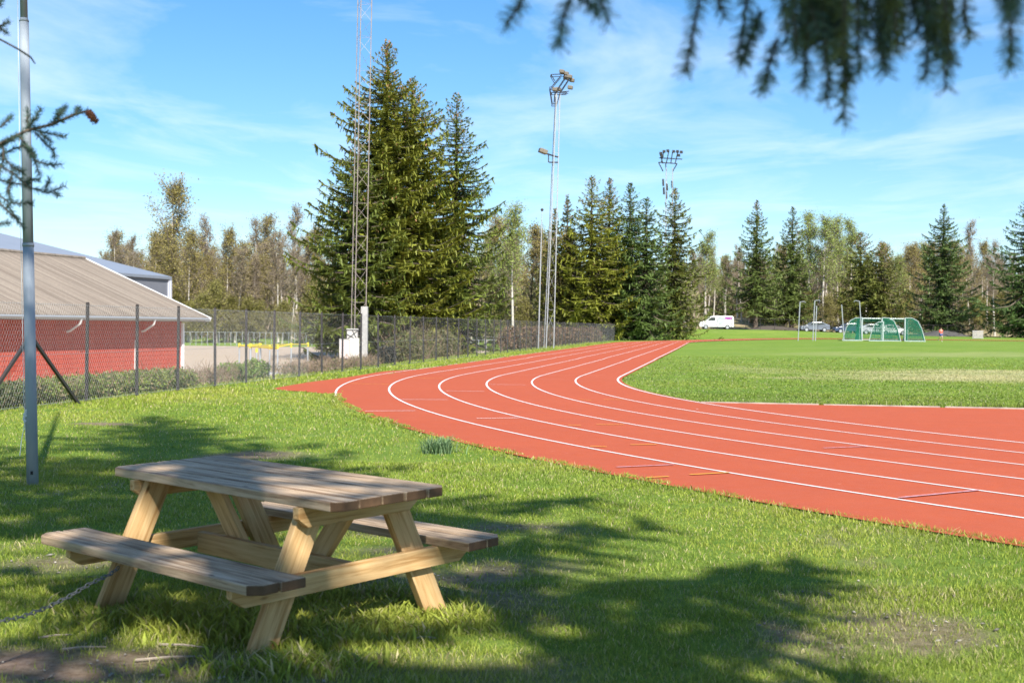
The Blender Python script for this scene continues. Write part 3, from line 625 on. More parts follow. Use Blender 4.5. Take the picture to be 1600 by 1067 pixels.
tab.matrix_world = Matrix.Translation((-1.307, 6.783, -.031)) @ Matrix.Rotation(-.722, 4, 'Z') @ Matrix.Rotation(.020, 4, 'X') @ Matrix.Rotation(.003, 4, 'Y')
HL = .975
def planks(ws, z, th, parent, name, pw=.140, ch=(0, 0), HL=.975, cc=.055):
    mb = MB(); mb.mi = 0
    for i, w in enumerate(ws):
        mb.col = (random.random(), random.random(), random.random()); a, b = w-pw/2, w+pw/2; c = cc
        cl = c if (i == 0 and ch[0]) else .0; cr_ = c if (i == len(ws)-1 and ch[1]) else .0
        pts = [(-HL+cl, a), (HL-cl, a)]+([(HL, a+cl)] if cl else [])+([(HL, b-cr_)] if cr_ else [])+[(HL-cr_, b), (-HL+cr_, b)]+([(-HL, b-cr_)] if cr_ else [])+([(-HL, a+cl)] if cl else [])
        jx = random.uniform(-.006, .006); P = [(x+jx, y) for x, y in pts]; n = len(P)
        mb.mi = 0; base = len(mb.v); mb.v += [(x, y, z-th) for x, y in P]+[(x, y, z) for x, y in P]
        for f in (tuple(range(n-1, -1, -1)), tuple(range(n, 2*n))): mb.f.append(tuple(base+k for k in f)); mb.m.append(0); mb.c.append(mb.col)
        for k in range(n):
            k2 = (k+1) % n; x0, x1 = P[k][0], P[k2][0]; end = abs(x0) > HL-.07 and abs(x1) > HL-.07 and (x0 > 0) == (x1 > 0)
            mb.f.append((base+k, base+k2, base+n+k2, base+n+k)); mb.m.append(1 if end else 0); mb.c.append(mb.col)
    return mb.build(name, [WT, WE], parent, bevel=.006)
random.seed(5)
planks([(k-2)*.1535 for k in range(5)], .76, .048, tab, 'tabletop', ch=(1, 1), HL=.990, cc=.045)
for s in (-1, 1):
    ws = [.544+.0725, .544+.0725+.151]; ws = [s*w for w in ws]; ws.sort(); planks(ws, .437, .048, tab, 'seat', ch=(s < 0, s > 0))
def board(pts, l0, l1, name, col=None):
    """outline in (w,z) swept along l"""
    mb = MB(); mb.col = (random.random(), random.random(), random.random())
    P = [Vector((0, w, z)) for w, z in pts]; c = sum(P, Vector())/len(P); d = max(((b-a) for a in P for b in P), key=lambda v: v.length)
    e = max((P[(i+1) % len(P)]-P[i] for i in range(len(P))), key=lambda v: v.length).normalized(); n = Vector((1, 0, 0)); Mx = Matrix((e, n.cross(e), n)).transposed()
    mb.prism([Mx.transposed() @ (p-c) for p in P], (0, 0, l1-l0)); o = mb.build(name, WL, tab, bevel=.003)
    m4 = Mx.to_4x4(); m4.translation = c+Vector((l0, 0, 0)); o.matrix_local = m4; return o
for s in (-1, 1):
    board([(-.34, .61), (.34, .61), (.40, .655), (.40, .711), (-.40, .711), (-.40, .655)], s*.70, s*.745, 'top_beam')
    board([(-.72, .285), (.72, .285), (.79, .335), (.79, .388), (-.79, .388), (-.79, .335)], s*.70, s*.745, 'bench_beam')
    for t in (-1, 1):
        lg = board([(t*.175, .71), (t*.335, .71), (t*.715, -.08), (t*.555, -.08)], s*.652, s*.699, 'leg')
        mb = MB()
        for w, z in ((t*.43, .36), (t*.47, .315)): mb.ball((s*.747, w, z), .016, 8, (.6, 1, 1))
        for w in (.2, .3): mb.ball((s*.747, t*w, .66), .013, 8, (.6, 1, 1))
        mb.ball((s*.747, t*.68, .35), .015, 8, (.6, 1, 1)); mb.ball((s*.65, t*.29, .63), .014, 8, (.6, 1, 1)); mb.ball((s*.65, t*.45, .35), .014, 8, (.6, 1, 1))
        bo_ = mb.build('bolt', BO, lg, smooth=True); bo_.matrix_local = lg.matrix_local.inverted()
mb = MB(); mb.col = (.3, .6, .2); mb.box((0, 0, .318), (1.302, .045, .12)); mb.build('stretcher', WL, tab, bevel=.003)
for s in (-1, 1):
    mb = MB(); mb.col = (random.random(), .4, random.random()); 
    P = [Vector(q) for q in ((s*.72, 0, .71), (s*.57, 0, .71), (s*.205, 0, .275), (s*.355, 0, .275))]; e = (P[3]-P[0]).normalized(); n = Vector((0, 1, 0)); c = sum(P, Vector())/4
    Mx = Matrix((e, n.cross(e), n)).transposed(); mb.prism([Mx.transposed() @ (p-c) for p in P], (0, 0, .045)); o = mb.build('brace', WL, tab, bevel=.003); m4 = Mx.to_4x4(); m4.translation = c+Vector((0, .026, 0)); o.matrix_local = m4

# ------------------------------------------------------------------ chain on the ground
mb = MB(); pts = [Vector((*gp(-60, 985)[:], .05))]
P0 = at(186, 886, 6.25); chainpts = [Vector(v) for v in (P0, at(172, 897, 6.15), at(140, 912, 6.0), at(105, 933, 5.85), at(70, 950, 5.7), at(35, 963, 5.55), at(0, 970, 5.4), at(-60, 980, 5.2))]
def resample(P, st):
    out = [P[0]]; acc = 0
    for a, b in zip(P[:-1], P[1:]):
        n = max(1, int((b-a).length/st))
        for k in range(1, n+1): out.append(a+(b-a)*k/n)
    return out
cp = resample(chainpts, .03)
for i in range(len(cp)-1):
    a, b = cp[i], cp[i+1]; d = (b-a).normalized(); u = d.cross(Vector((0, 0, 1))).normalized(); v = u.cross(d)
    s = u if i % 2 else v; c = (a+b)/2; ring = [c+d*(.021*math.cos(t))+s*(.010*math.sin(t)) for t in [k*math.pi/4 for k in range(8)]]; ring.append(ring[0]); mb.tube(ring, .0028, 5, cap=False)
tag(mb.build('chain', mat('weathered_chain', (.16, .165, .17), .6, metal=.4), smooth=True), 'thin grey steel chain running from the far table leg to the left edge', 'chain')

# ------------------------------------------------------------------ flagpole
bx, by = gp(51, 757); fp = empty('flagpole', (bx, by, 0), 0, 'light grey painted flagpole with a thin halyard, left in the foreground', 'flagpole')
FPM = mat('grey_pole_paint', (.32, .36, .40), .6, spec=.2, metal=.0, noise=[(6, (.25, .29, .33), .5, (1, 1, .3)), (40, (.40, .43, .46), .35, (1, 1, .15))])
tp = at(37, 0, by); dv = (tp-Vector((bx, by, 0)))
def fl(t): return dv*t
mb = MB(); mb.tube([fl(-.03), fl(.495)], [.054, .050], 20); mb.tube([fl(.492), fl(.499)], [.054, .054], 20); mb.tube([fl(.499), fl(.955)], [.048, .042], 20); mb.tube([fl(.955), fl(.962)], [.045, .036], 20); mb.tube([fl(.962), fl(1.9)], [.034, .022], 16); mb.build('pole', FPM, fp, smooth=False)
fp.children[0].data.polygons.foreach_set('use_smooth', [len(p.vertices) == 4 for p in fp.children[0].data.polygons])
mb = MB(); mb.tube([Vector((-.06, -.02, .42)), Vector((-.068, -.02, .62)), fl(.17)+Vector((-.056, -.03, 0)), fl(.5)+Vector((-.058, -.03, 0)), fl(1)+Vector((-.045, -.03, 0)), fl(1.88)+Vector((-.03, -.02, 0))], .003, 5)
for k in range(10): mb.ball(Vector((-.06+random.uniform(-.012, .012), -.04, .60+k*.012)), .014, 6)
mb.tube([(-.06, -.04, .6), (-.09, -.05, .42), (-.1, -.06, .28)], .004, 5); mb.build('halyard', M['white'], fp)
mb = MB(); mb.box((.01, -.052, .12), (.02, .012, .03)); mb.build('cleat', M['black'], fp)

# ------------------------------------------------------------------ chain link fence
def fence():
    root = empty('chain_link_fence', (*tw(-17, 9.0), 0), 0, 'tall chain link fence with dark posts running along the outside of the track', 'fence')
    ox, oy = tw(-17, 9.0)
    pos = [-40, -37.9, -35.8, -33.7, -31.6, -29.5, -27.4, -25.3, -23.2, -21.1, -19.0, -16.9, -14.8, -12.8, -10.7, -8.7, -6.7, -4.6, -2.5, -.4, 1.7, 3.9]
    a = 6.2
    while a < 112: pos.append(a); a += 2.3
    Hp = 1.92; random.seed(9)
    base = MB(); w = .055; base.box((0, 0, Hp/2-.15), (w, w*.8, Hp+.3)); base.box((0, 0, Hp+.003), (w*.8, w*.6, .012))
    p0 = base.build('post', M['postm'], root, bevel=.004); first = True
    for a in pos:
        x, y = tw(a, 9.0); o = p0 if first else p0.copy()
        if not first: COL.objects.link(o)
        o.parent = root; first = False
        o.location = (x-ox, y-oy, zg(x, y)); le = .0 if a < 25 else .035*math.sin(a*1.3)
        o.rotation_euler = (random.uniform(-.012, .012), random.uniform(-.012, .012)-le, -TH)
    # mesh: straight diagonal wires
    st = .078; A0_, A1_ = pos[0], pos[-1]; h = 1.86; Vw = []; Fw = []; Fn = []
    nn = int((A1_-A0_+h)/st); rad = .00125
    for s in (-1, 1):
        for i in range(nn):
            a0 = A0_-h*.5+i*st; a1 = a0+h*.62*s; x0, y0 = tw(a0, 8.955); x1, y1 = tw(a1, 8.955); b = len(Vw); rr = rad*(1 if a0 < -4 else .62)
            for (x, y, z) in ((x0, y0, .03), (x1, y1, .03+h)):
                zz = z+zg(x, y)
                Vw += [(x-ox-DV[0]*rr, y-oy-DV[1]*rr, zz), (x-ox+DV[0]*rr, y-oy+DV[1]*rr, zz), (x-ox+NV[0]*rr*1.6, y-oy+NV[1]*rr*1.6, zz)]
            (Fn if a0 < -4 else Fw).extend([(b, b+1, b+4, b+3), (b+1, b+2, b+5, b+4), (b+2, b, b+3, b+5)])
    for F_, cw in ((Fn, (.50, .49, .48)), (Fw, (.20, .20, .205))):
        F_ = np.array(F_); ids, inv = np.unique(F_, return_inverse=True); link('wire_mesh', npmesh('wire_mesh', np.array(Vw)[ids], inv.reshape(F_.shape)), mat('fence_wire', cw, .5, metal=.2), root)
    mb = MB()
    for z in (.06, .95, 1.86):
        pts = []
        for a in np.arange(A0_, A1_, 4): x, y = tw(a, 8.95); pts.append((x-ox, y-oy, z+zg(x, y)))
        mb.tube(pts, .0025, 4)
    mb.build('tension_wire', M['galv'], root)
    # braces at the corner post behind the flagpole
    for s in (-1, 1):
        mb = MB(); x0, y0 = tw(-19.0, 8.93); x1, y1 = tw(-19.0+s*1.75, 8.9)
        mb.beam((x0-ox, y0-oy, 1.30), (x1-ox, y1-oy, -.1), .05, .055); mb.build('brace', M['postm'], root)
fence()

# ------------------------------------------------------------------ hedges and shrubs by the fence
def leafy(name, pts, n, size, cols, label, cat, group, stems=0, seed=0, up=.5):
    """pts: list of (x,y,z0,rx,ry,h) lumps"""
    rs = np.random.RandomState(seed); o0 = pts[0]; root = empty(name, (o0[0], o0[1], o0[2]), 0, label, cat, group)
    Cn = []; A = []
    for x, y, z0, rx, ry, h in pts:
        k = n//len(pts); u = unit(rs.randn(k, 3))*(rs.rand(k)**.45)[:, None]; Cn.append(np.stack([x+u[:, 0]*rx, y+u[:, 1]*ry, z0+h*.5+u[:, 2]*h*.52], -1))
    Cn = np.concatenate(Cn); k = len(Cn); Cn += (rs.randn(k, 3)*.03); A = unit(rs.randn(k, 3)+[0, 0, up])*(size*(.6+.8*rs.rand(k)))[:, None]; B = unit(np.cross(A, rs.randn(k, 3)))*size*.55
    V, Q = lquads(Cn-np.array([o0[0], o0[1], o0[2]]), A, B); c = np.array(cols)[rs.randint(0, len(cols), k)]*(.6+.7*rs.rand(k))[:, None]
    link('foliage', npmesh('foliage', V, Q, None, c), M['leaf'], root)
    if stems:
        mb = MB(); rs2 = random.Random(seed)
        for i in range(stems):
            x, y, z0, rx, ry, h = rs2.choice(pts); x += rs2.uniform(-rx, rx)*.8; y += rs2.uniform(-ry, ry)*.8; d = Vector((rs2.uniform(-.4, .4), rs2.uniform(-.4, .4), 1)); l = h*rs2.uniform(.5, 1.15)
            p = Vector((x-o0[0], y-o0[1], z0-.05-o0[2])); q = p+d*l*.5; r_ = q+(d+Vector((rs2.uniform(-.4, .4), rs2.uniform(-.4, .4), 0)))*l*.5
            mb.tube([p, q, r_], [.009, .007, .004], 3, cap=False)
            for j in range(3):
                s = q+(r_-q)*rs2.random(); mb.tube([s, s+Vector((rs2.uniform(-.25, .25), rs2.uniform(-.25, .25), rs2.uniform(.05, .3)))], [.005, .003], 3, cap=False)
        if len(pts) > 1: mb.tube([(p_[0]-o0[0], p_[1]-o0[1], p_[2]-o0[2]-.03) for p_ in pts], .02, 4)  # added runner along the ground, joins the separate lumps
        mb.build('stems', M['stem'], root)
    return root
def lump(a, out, rx, ry, h):
    x, y = tw(a, out); return (x, y, zg(x, y), rx, ry, h)
HG = [(.20, .26, .05), (.26, .30, .07), (.13, .18, .04), (.34, .27, .14)]
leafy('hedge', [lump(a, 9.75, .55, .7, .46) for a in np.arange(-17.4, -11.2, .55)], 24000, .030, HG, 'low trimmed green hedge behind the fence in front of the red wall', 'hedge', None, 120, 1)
leafy('hedge', [lump(a, 9.8, .55, .7, .44) for a in np.arange(-24, -17.5, .6)], 16000, .030, [(.08, .12, .04), (.14, .17, .05), (.2, .18, .1)], 'shaded hedge behind the fence at the left edge', 'hedge', None, 160, 2)  # shade put into the leaf colours, darker than the first hedge
leafy('shrub', [lump(a, 9.9,   .5, .6, .38) for a in np.arange(-10.9, -7.8, .6)], 1200, .025, [(.26, .18, .10), (.2, .15, .09), (.16, .2, .06)], 'cut back leafless shrub right of the red wall corner', 'shrub', None, 170, 3)
leafy('shrub', [lump(-7.2, 10.0, .5, .5, .5), lump(-6.4, 10.0, .45, .4, .42), lump(-5.5, 10.0, .45, .4, .55)], 4200, .038, [(.2, .3, .05), (.14, .22, .04), (.24, .3, .08)], 'fresh green shrub in front of the yellow topped posts', 'shrub', None, 50, 4)
leafy('shrub', [lump(a, 9.9, .5, .5, .36) for a in np.arange(-3.4, .6, .6)], 1300, .025, [(.28, .19, .11), (.22, .17, .11), (.17, .2, .06)], 'thicket of cut brown stems behind the fence beside the white cabinets', 'shrub', None, 190, 5)
leafy('shrub', [lump(a, 9.9, .5, .5, .38) for a in np.arange(1.2, 6.8, .7)], 1600, .028, [(.28, .19, .11), (.24, .18, .11), (.2, .22, .07)], 'tangle of brown stems behind the fence right of the white cabinets', 'shrub', None, 220, 6)
leafy('shrub', [lump(9.4, 10.3, .25, .25, .8), lump(10.3, 10.3, .25, .25, .75)], 3000, .045, [(.05, .055, .05), (.08, .08, .06)], 'pair of dark clipped evergreen columns behind the fence', 'shrub', None, 10, 7)
leafy('shrub', [lump(21, 12.5, 1.2, 1.2, 2.1), lump(26, 13, 1.2, 1.4, 2.5), lump(32, 13, 1.2, 1.5, 2.3)], 6500, .07, [(.15, .15, .05), (.2, .17, .09), (.11, .13, .04)], 'tall olive scrub behind the middle of the fence', 'shrub', None, 200, 8)
leafy('shrub', [lump(a, 11, 1.2, 1.5, 1.9) for a in (46, 52, 58, 64, 72, 80, 90, 100)], 12000, .10, [(.22, .13, .08), (.28, .19, .12), (.15, .13, .06)], 'rusty brown scrub behind the far stretch of the fence', 'shrub', None, 260, 9)
# bluish tuft on the lawn
rsT = np.random.RandomState(3); tx, ty = gp(686, 708); n = 260; az = rsT.rand(n)*6.28; hh = .10+.13*rsT.rand(n); l = .05+.16*rsT.rand(n); bp = np.stack([tx+rsT.randn(n)*.09, ty+rsT.randn(n)*.09, 0*az], -1)
mid = bp+np.stack([np.cos(az)*l*.4, np.sin(az)*l*.4, hh*.7], -1); tip_ = bp+np.stack([np.cos(az)*l, np.sin(az)*l, hh], -1); sd2 = np.stack([-np.sin(az), np.cos(az), 0*az], -1)*.005
V = np.stack([bp-sd2, bp+sd2, mid+sd2, mid-sd2, tip_], 1).reshape(-1, 3); i = np.arange(n)*5; cc = np.array([.20, .30, .14])*(.7+.6*rsT.rand(n))[:, None]
tag(link('grass_tuft', npmesh('grass_tuft', V, np.stack([i, i+1, i+2, i+3], -1), np.stack([i+3, i+2, i+4], -1), np.concatenate([cc, cc])), GB), 'bluish green grass tuft on the lawn between table and track', 'grass tuft')

# ------------------------------------------------------------------ red building and the grey hall
wd = Vector((.262, .965, 0)).normalized(); wp = Vector((-wd.y, wd.x, 0))
C0 = Vector((-15.98, 60, -1.0))   # wall corner at its far right end
RW = mat('red_wall', (.48, .075, .042), .85, noise=[(.7, (.50, .11, .07), .8), (3, (.33, .055, .035), .6, (1, 1, .3)), (12, (.36, .055, .035), .5)])
def wall_mat():
    m = RW; nt = m.node_tree; N = nt.nodes; L = nt.links; b = N['Principled BSDF']; tc = N.new('ShaderNodeTexCoord')
    br = N.new('ShaderNodeTexBrick'); br.inputs['Scale'].default_value = 1; br.inputs['Brick Width'].default_value = .62; br.inputs['Row Height'].default_value = .2; br.inputs['Mortar Size'].default_value = .012; br.inputs['Mortar Smooth'].default_value = .3
    at_ = N.new('ShaderNodeAttribute'); sx = N.new('ShaderNodeSeparateXYZ'); L.new(tc.outputs['Object'], sx.inputs[0]); cb = N.new('ShaderNodeCombineXYZ'); L.new(sx.outputs[0], cb.inputs[0]); L.new(sx.outputs[2], cb.inputs[1]); L.new(cb.outputs[0], br.inputs['Vector'])
    old = b.inputs['Base Color'].links[0].from_socket; x = N.new('ShaderNodeMix'); x.data_type = 'RGBA'; L.new(br.outputs['Fac'], x.inputs[0]); L.new(old, x.inputs[6]); x.inputs[7].default_value = (.25, .045, .03, 1); L.new(x.outputs[2], b.inputs['Base Color'])
    bu = N.new('ShaderNodeBump'); bu.invert = True; bu.inputs['Strength'].default_value = .7; bu.inputs['Distance'].default_value = .02; L.new(br.outputs['Fac'], bu.inputs['Height']); L.new(bu.outputs[0], b.inputs['Normal'])
wall_mat()
RF = mat('weathered_roof_sheet', (.24, .195, .155), .9, spec=.1, noise=[(1, (.12, .095, .078), .9, (3.2, .12, .12)), (1.4, (.34, .29, .235), .7, (4, .1, .1)), (9, (.15, .13, .11), .4)])
bl = empty('red_brick_building', C0, math.atan2(wd.y, wd.x), 'low red brick building with a grey corrugated roof behind the fence', 'building')
# local: x along the wall (negative towards the camera), y = into the building, z up
LW = 42; eav = 2.78; RIDGE = 5.72; RUN = 7.0
mb = MB(); mb.box((-LW/2, RUN*.9, eav/2-.6), (LW, RUN*1.8, eav+1.2)); mb.prism([(-.004, 0.02, eav), (-.004, RUN*1.8-.02, eav), (-.004, RUN*.9, eav+2.6)], (-.25, 0, 0)); mb.build('wall', RW, bl)
# corrugated roof slope
ov = .72; nx_ = 420; xs_ = np.linspace(-LW, 1.35, nx_*4+1); prof = .035*np.cos(np.arange(len(xs_))*math.pi/2)
def slope_mesh(name, y0, z0, y1, z1, parent):
    V = []; n = len(xs_); m = 12
    for j in range(m+1):
        t = j/m
        for x, p in zip(xs_, prof): V.append((x, y0+(y1-y0)*t, z0+(z1-z0)*t+p))
    Q = [(j*n+i, j*n+i+1, (j+1)*n+i+1, (j+1)*n+i) for j in range(m) for i in range(n-1)]
    o = link(name, npmesh(name, V, Q), RF, parent); s = o.modifiers.new('t', 'SOLIDIFY'); s.thickness = .02; return o
sl = (RIDGE-eav)/(RUN)
ry_ = 6.3
slope_mesh('roof', -ov, eav+.02, ry_, RIDGE, bl); slope_mesh('roof', ry_*2+ov, eav+.02, ry_+.02, RIDGE, bl)
mb = MB(); mb.tube([(-LW, ry_, RIDGE+.03), (1.35, ry_, RIDGE+.03)], .09, 8); mb.build('ridge_cap', RF, bl)
mb = MB()
mb.beam((1.37, -ov-.1, eav-.06), (1.37, ry_, RIDGE-.02), .06, .17); mb.beam((1.37, ry_*2+ov, eav-.06), (1.37, ry_, RIDGE-.02), .06, .17); mb.box((1.2, -ov+.2, eav-.13), (.5, .5, .05)); mb.build('verge_board', M['white'], bl)
mb = MB(); mb.box((-LW/2+.65, -ov+.08, eav-.10), (LW+1.2, .03, .15)); mb.box((-LW/2+.65, -ov/2, eav-.15), (LW+1.2, ov, .02)); mb.build('soffit', mat('soffit', (.34, .31, .28), .8), bl)
mb = MB(); mb.tube([(-LW, -ov-.05, eav-.05), (1.3, -ov-.05, eav-.05)], .055, 8); gt = mb.build('gutter', M['galv'], bl)
for x in (-.03, -2.9, -6.5): pass
GW = mat('grey_pipe', (.62, .60, .58), .5)
def spout(x, full):
    mb = MB(); mb.tube([(x, -ov-.03, eav-.1), (x, -ov+.03, eav-.32), (x-.05, -.25, eav-.62), (x-.05, -.1, eav-.66)]+([(x-.05, -.08, -.0)] if full else []), .05, 8); mb.build('downpipe', GW, bl)
for x, f in ((-3.6, False), (-9.2, False), (-14.5, False), (-20, True)): spout(x, f)
mb = MB(); mb.box((.03, -.03, eav/2-.4), (.16, .14, eav+.3)); mb.build('corner_board', M['white'], bl)
mb = MB(); mb.box((-4.0, -.04, eav*.30-.1), (.13, .08, eav*.72)); mb.build('wall_post', M['white'], bl)
# hall
HM = mat('grey_metal_cladding', (.20, .21, .245), .5, metal=.2, noise=(.6, (.25, .26, .30), .5)); HR = mat('grey_blue_metal_roof', (.25, .28, .33), .55, metal=.1, noise=(.8, (.21, .24, .29), .5))
Cc = Vector((-24.9*1.03, 92.8, -1.0)); hall = empty('sports_hall', Cc, math.atan2(wd.y, wd.x), 'large grey metal clad hall with a low pitched roof behind the red building', 'building')
he = (at(280, 436, 92.8).z)+1.0
mb = MB(); mb.box((-25, 19, he/2-.5), (50, 38, he+1)); mb.prism([(-.01, .05, he), (-.01, 37.95, he), (-.01, 19, he+4.2)], (-.3, 0, 0)); mb.build('wall', HM, hall)
mb = MB(); mb.prism([(.1, -.15, he-.05), (.1, 19, he+4.27), (.1, 19, he+4.5), (.1, -.15, he+.16)], (-50.2, 0, 0)); mb.prism([(.1, 38.15, he-.05), (.1, 19.02, he+4.27), (.1, 19.02, he+4.5), (.1, 38.15, he+.16)], (-50.2, 0, 0)); mb.build('roof', HR, hall)
mb = MB(); mb.box((-.0, -.03, he/2), (.45, .12, he-.06)); mb.box((.03, .1, he/2), (.12, .45, he-.06)); mb.build('corner_trim', mat('pale_trim', (.52, .54, .60), .5), hall)

# ------------------------------------------------------------------ lattice masts
def lattice(name, base, top, w0, w1, tb, legs=3, step=1.0, rl=.035, rb=.016, mt=None, rot=0., parent=None, breaks=True):
    mb = MB(); base = Vector(base); d = Vector(top); n = int(d.length/step); P = []
    for i in range(n+1):
        t = i/n; c = d*t; w = w0+(w1-w0)*t; P.append([c+Vector((math.cos(rot+k*2*math.pi/legs)*w, math.sin(rot+k*2*math.pi/legs)*w, 0)) for k in range(legs)])
    for k in range(legs):
        mb.tube([P[i][k] for i in range(0, n+1, max(1, n//6))]+[P[n][k]], rl, 6)
    o = mb.build('legs', mt, parent); mb = MB()
    for i in range(n):
        for k in range(legs):
            k2 = (k+1) % legs; a, b = (P[i][k], P[i+1][k2]) if i % 2 else (P[i][k2], P[i+1][k]); mb.tube([a, b], rb, 3, cap=False)
            if i % 2 == 0: mb.tube([P[i][k], P[i][k2]], rb, 3, cap=False)
    mb.build('lattice', mt, parent); return o
D = 72; b = at(557, 565, D); zb0 = -1.0; t = at(571, -150, D); b.z = zb0
ms = empty('lattice_mast', b, 0, 'tall slender lattice mast rising out of the picture in front of the big spruces', 'mast')
MMt = mat('mast_steel', (.30, .24, .20), .6, metal=.3, noise=(2, (.40, .36, .34), .7))
lattice('m', b, t-b, .50, .48, None, 3, .95, .026, .0065, MMt, .35, ms)
mb = MB(); mb.box((.42, .2, 1.75), (.38, .38, 3.7)); mb.build('concrete_base', M['concrete'], ms)
# white cabinets at the mast foot
CW = mat('cabinet_paint', (.54, .52, .48), .55, noise=[(2.5, (.50, .47, .42), .5)])
q = at(545, 585, 66); z0 = -1.0
cab = empty('electrical_cabinet', (q.x, 66, z0), .12, 'white electrical cabinet with scrawled dark graffiti at the foot of the lattice mast', 'cabinet')
mb = MB(); mb.box((-.30, 0, 1.15), (.62, .55, 1.9)); mb.box((.33, .05, 1.2), (.62, .6, 2.0)); mb.box((.2, .2, 2.35), (.75, .5, .9)); mb.box((-.30, 0, 2.115), (.68, .6, .03)); mb.build('case', CW, cab, bevel=.01)
mb = MB(); mb.box((-.28, -.283, 1.2), (.5, .012, 1.6)); mb.build('door', mat('cabinet_door', (.60, .55, .52), .6, noise=(3, (.62, .45, .42), .6)), cab)
mb = MB()
gl_ = [(0, 0, .0, .2), (.0, .2, .06, .05), (.06, .05, .09, .22), (.11, .0, .12, .2), (.12, .2, .19, .19), (.17, 0, .17, .22), (.21, .0, .22, .2), (.22, .2, .28, .14), (.28, .14, .22, .08), (.22, .08, .3, 0), (.31, .1, .38, .12), (.38, .12, .36, .2), (.36, .2, .31, .15), (.31, .15, .33, .0), (.33, 0, .4, .03)]
for x0, y0, x1, y1 in gl_: mb.beam((-.49+x0, -.293, .72+y0), (-.49+x1, -.293, .72+y1), .005, .055)
mb.build('graffiti', mat('graffiti_ink', (.06, .03, .10), .5), cab)
mb = MB()
for a_, b_ in (((-.15, 2.1), (-.15, 2.72)), ((-.15, 2.72), (.75, 2.72)), ((.55, 2.1), (.55, 2.72)), ((-.15, 2.1), (.55, 2.7)), ((-.15, 2.45), (.55, 2.08)), ((.2, 2.7), (.5, 2.1)), ((-.35, 2.72), (.75, 2.72))): mb.beam((a_[0], -.08, a_[1]), (b_[0], -.08, b_[1]), .03, .04)
mb.build('steel_frame', M['postm'], cab); cab.scale = (.84, .84, .83)

def lampbox(mb, c, d, w=.55, h=.45):
    d = Vector(d).normalized(); mb.beam(Vector(c)-d*.12, Vector(c)+d*.22, w, h)
# floodlight tower beside the track
bD = 87; b = at(856, 545, bD); b.z = zg(b.x, bD); t = at(871, 147, bD)
ft = empty('floodlight_tower', b, 0, 'tall white lattice floodlight tower standing by the track fence', 'floodlight tower')
WS = mat('white_steel', (.42, .43, .44), .5, metal=.2, noise=(1.5, (.45, .46, .47), .6))
dvt = t-b
lattice('m', b, dvt, .42, .18, None, 3, 1.3, .034, .006, WS, .2, ft)
hd = dvt; px2m = bD/F
def hp(px, py, dy=0): v = at(px, py, bD)-b; v.y += dy; return v
mb = MB()
for a_, c_ in (((861, 136), (874, 146)), ((861, 117), (867, 127)), ((861, 137), (877, 118)), ((868, 144), (884, 120)), ((874, 146), (890, 122)), ((861, 117), (882, 116)), ((862, 145), (886, 145)), ((859, 136), (863, 162)), ((875, 146), (870, 163)), ((867, 146), (866, 160)), ((862, 163), (871, 163)), ((878, 144), (889, 143))):
    mb.tube([hp(*a_), hp(*c_)], .03, 4)
    mb.tube([hp(*a_, .8), hp(*c_, .8)], .025, 4)
for q_ in ((861, 117), (875, 146), (882, 116), (862, 145)): mb.tube([hp(*q_), hp(*q_, .8)], .035, 4)
mb.build('head_frame', M['postm'], ft)
FL = mat('floodlight_housing', (.20, .17, .13), .5, metal=.3); 
for (px, py, dy_) in ((877, 112, 0), (884, 114, .3), (889, 120, 0), (893, 124, .4), (884, 118, .9), (890, 137, 0), (872, 138, .4), (866, 140, 0), (879, 110, .8)):
    mb = MB(); lampbox(mb, hp(px, py, dy_), (1, -.2, -.15), .36, .24); mb.build('floodlight', FL, ft, bevel=.04)
mb = MB(); mb.tube([hp(852, 240), hp(872, 246)], .06, 5); mb.tube([hp(858, 254), hp(872, 254)], .05, 5); mb.tube([hp(857, 240), hp(857, 254)], .04, 5); mb.build('bracket', M['postm'], ft)
for (px, py) in ((847, 236), (852, 238)):
    mb = MB(); lampbox(mb, hp(px, py), (-1, -.3, .3), .45, .3); mb.build('floodlight', FL, ft, bevel=.04)
# thin pole beside it
b = at(841, 546, 85.5); b.z = zg(b.x, 85.5); t = at(847, 328, 85.5)
pl_ = empty('steel_pole', b, 0, 'thin white steel pole just left of the floodlight tower', 'pole')
mb = MB(); mb.tube([(0, 0, -.2), (t-b)*.6, t-b], [.04, .036, .025], 8); mb.build('shaft', WS, pl_); mb = MB(); mb.ball(t-b, .11, 8); mb.build('cap', M['postm'], pl_)
# far floodlight tower
bD = 172; t = at(1046, 262, bD); b = Vector((t.x+.2, bD, zg(t.x, bD)))
ft2 = empty('floodlight_tower', b, 0, 'grey floodlight tower with a wide rack of lamps behind the spruce row', 'floodlight tower')
lattice('m', b, t-b, .75, .62, None, 4, 1.8, .045, .013, M['galv'], .6, ft2)
def hp(px, py, dy=0): v = at(px, py, bD)-b; v.y += dy; return v
mb = MB()
for a_, c_ in (((1029, 254), (1058, 256)), ((1030, 247), (1066, 249)), ((1031, 240), (1036, 256)), ((1037, 238), (1033, 255)), ((1045, 237), (1041, 256)), ((1051, 237), (1048, 256)), ((1059, 238), (1055, 256)), ((1029, 254), (1036, 268)), ((1058, 256), (1051, 268)), ((1040, 256), (1041, 268))): mb.tube([hp(*a_), hp(*c_)], .07, 4)
mb.build('head_frame', M['postm'], ft2)
for px, py in ((1032, 240), (1037, 237), (1043, 236), (1052, 237), (1058, 237), (1064, 238), (1060, 243), (1034, 244)):
    mb = MB(); lampbox(mb, hp(px, py), (1, -.3, 0), .5, .32); mb.build('floodlight', M['postm'], ft2)
for px, py in ((1036, 285), (1037, 298), (1050, 288), (1042, 292), (1041, 305)):
    mb = MB(); mb.tube([hp(px, py-5), hp(px+.5, py+6)], .13, 6); mb.build('antenna', M['postm'], ft2)
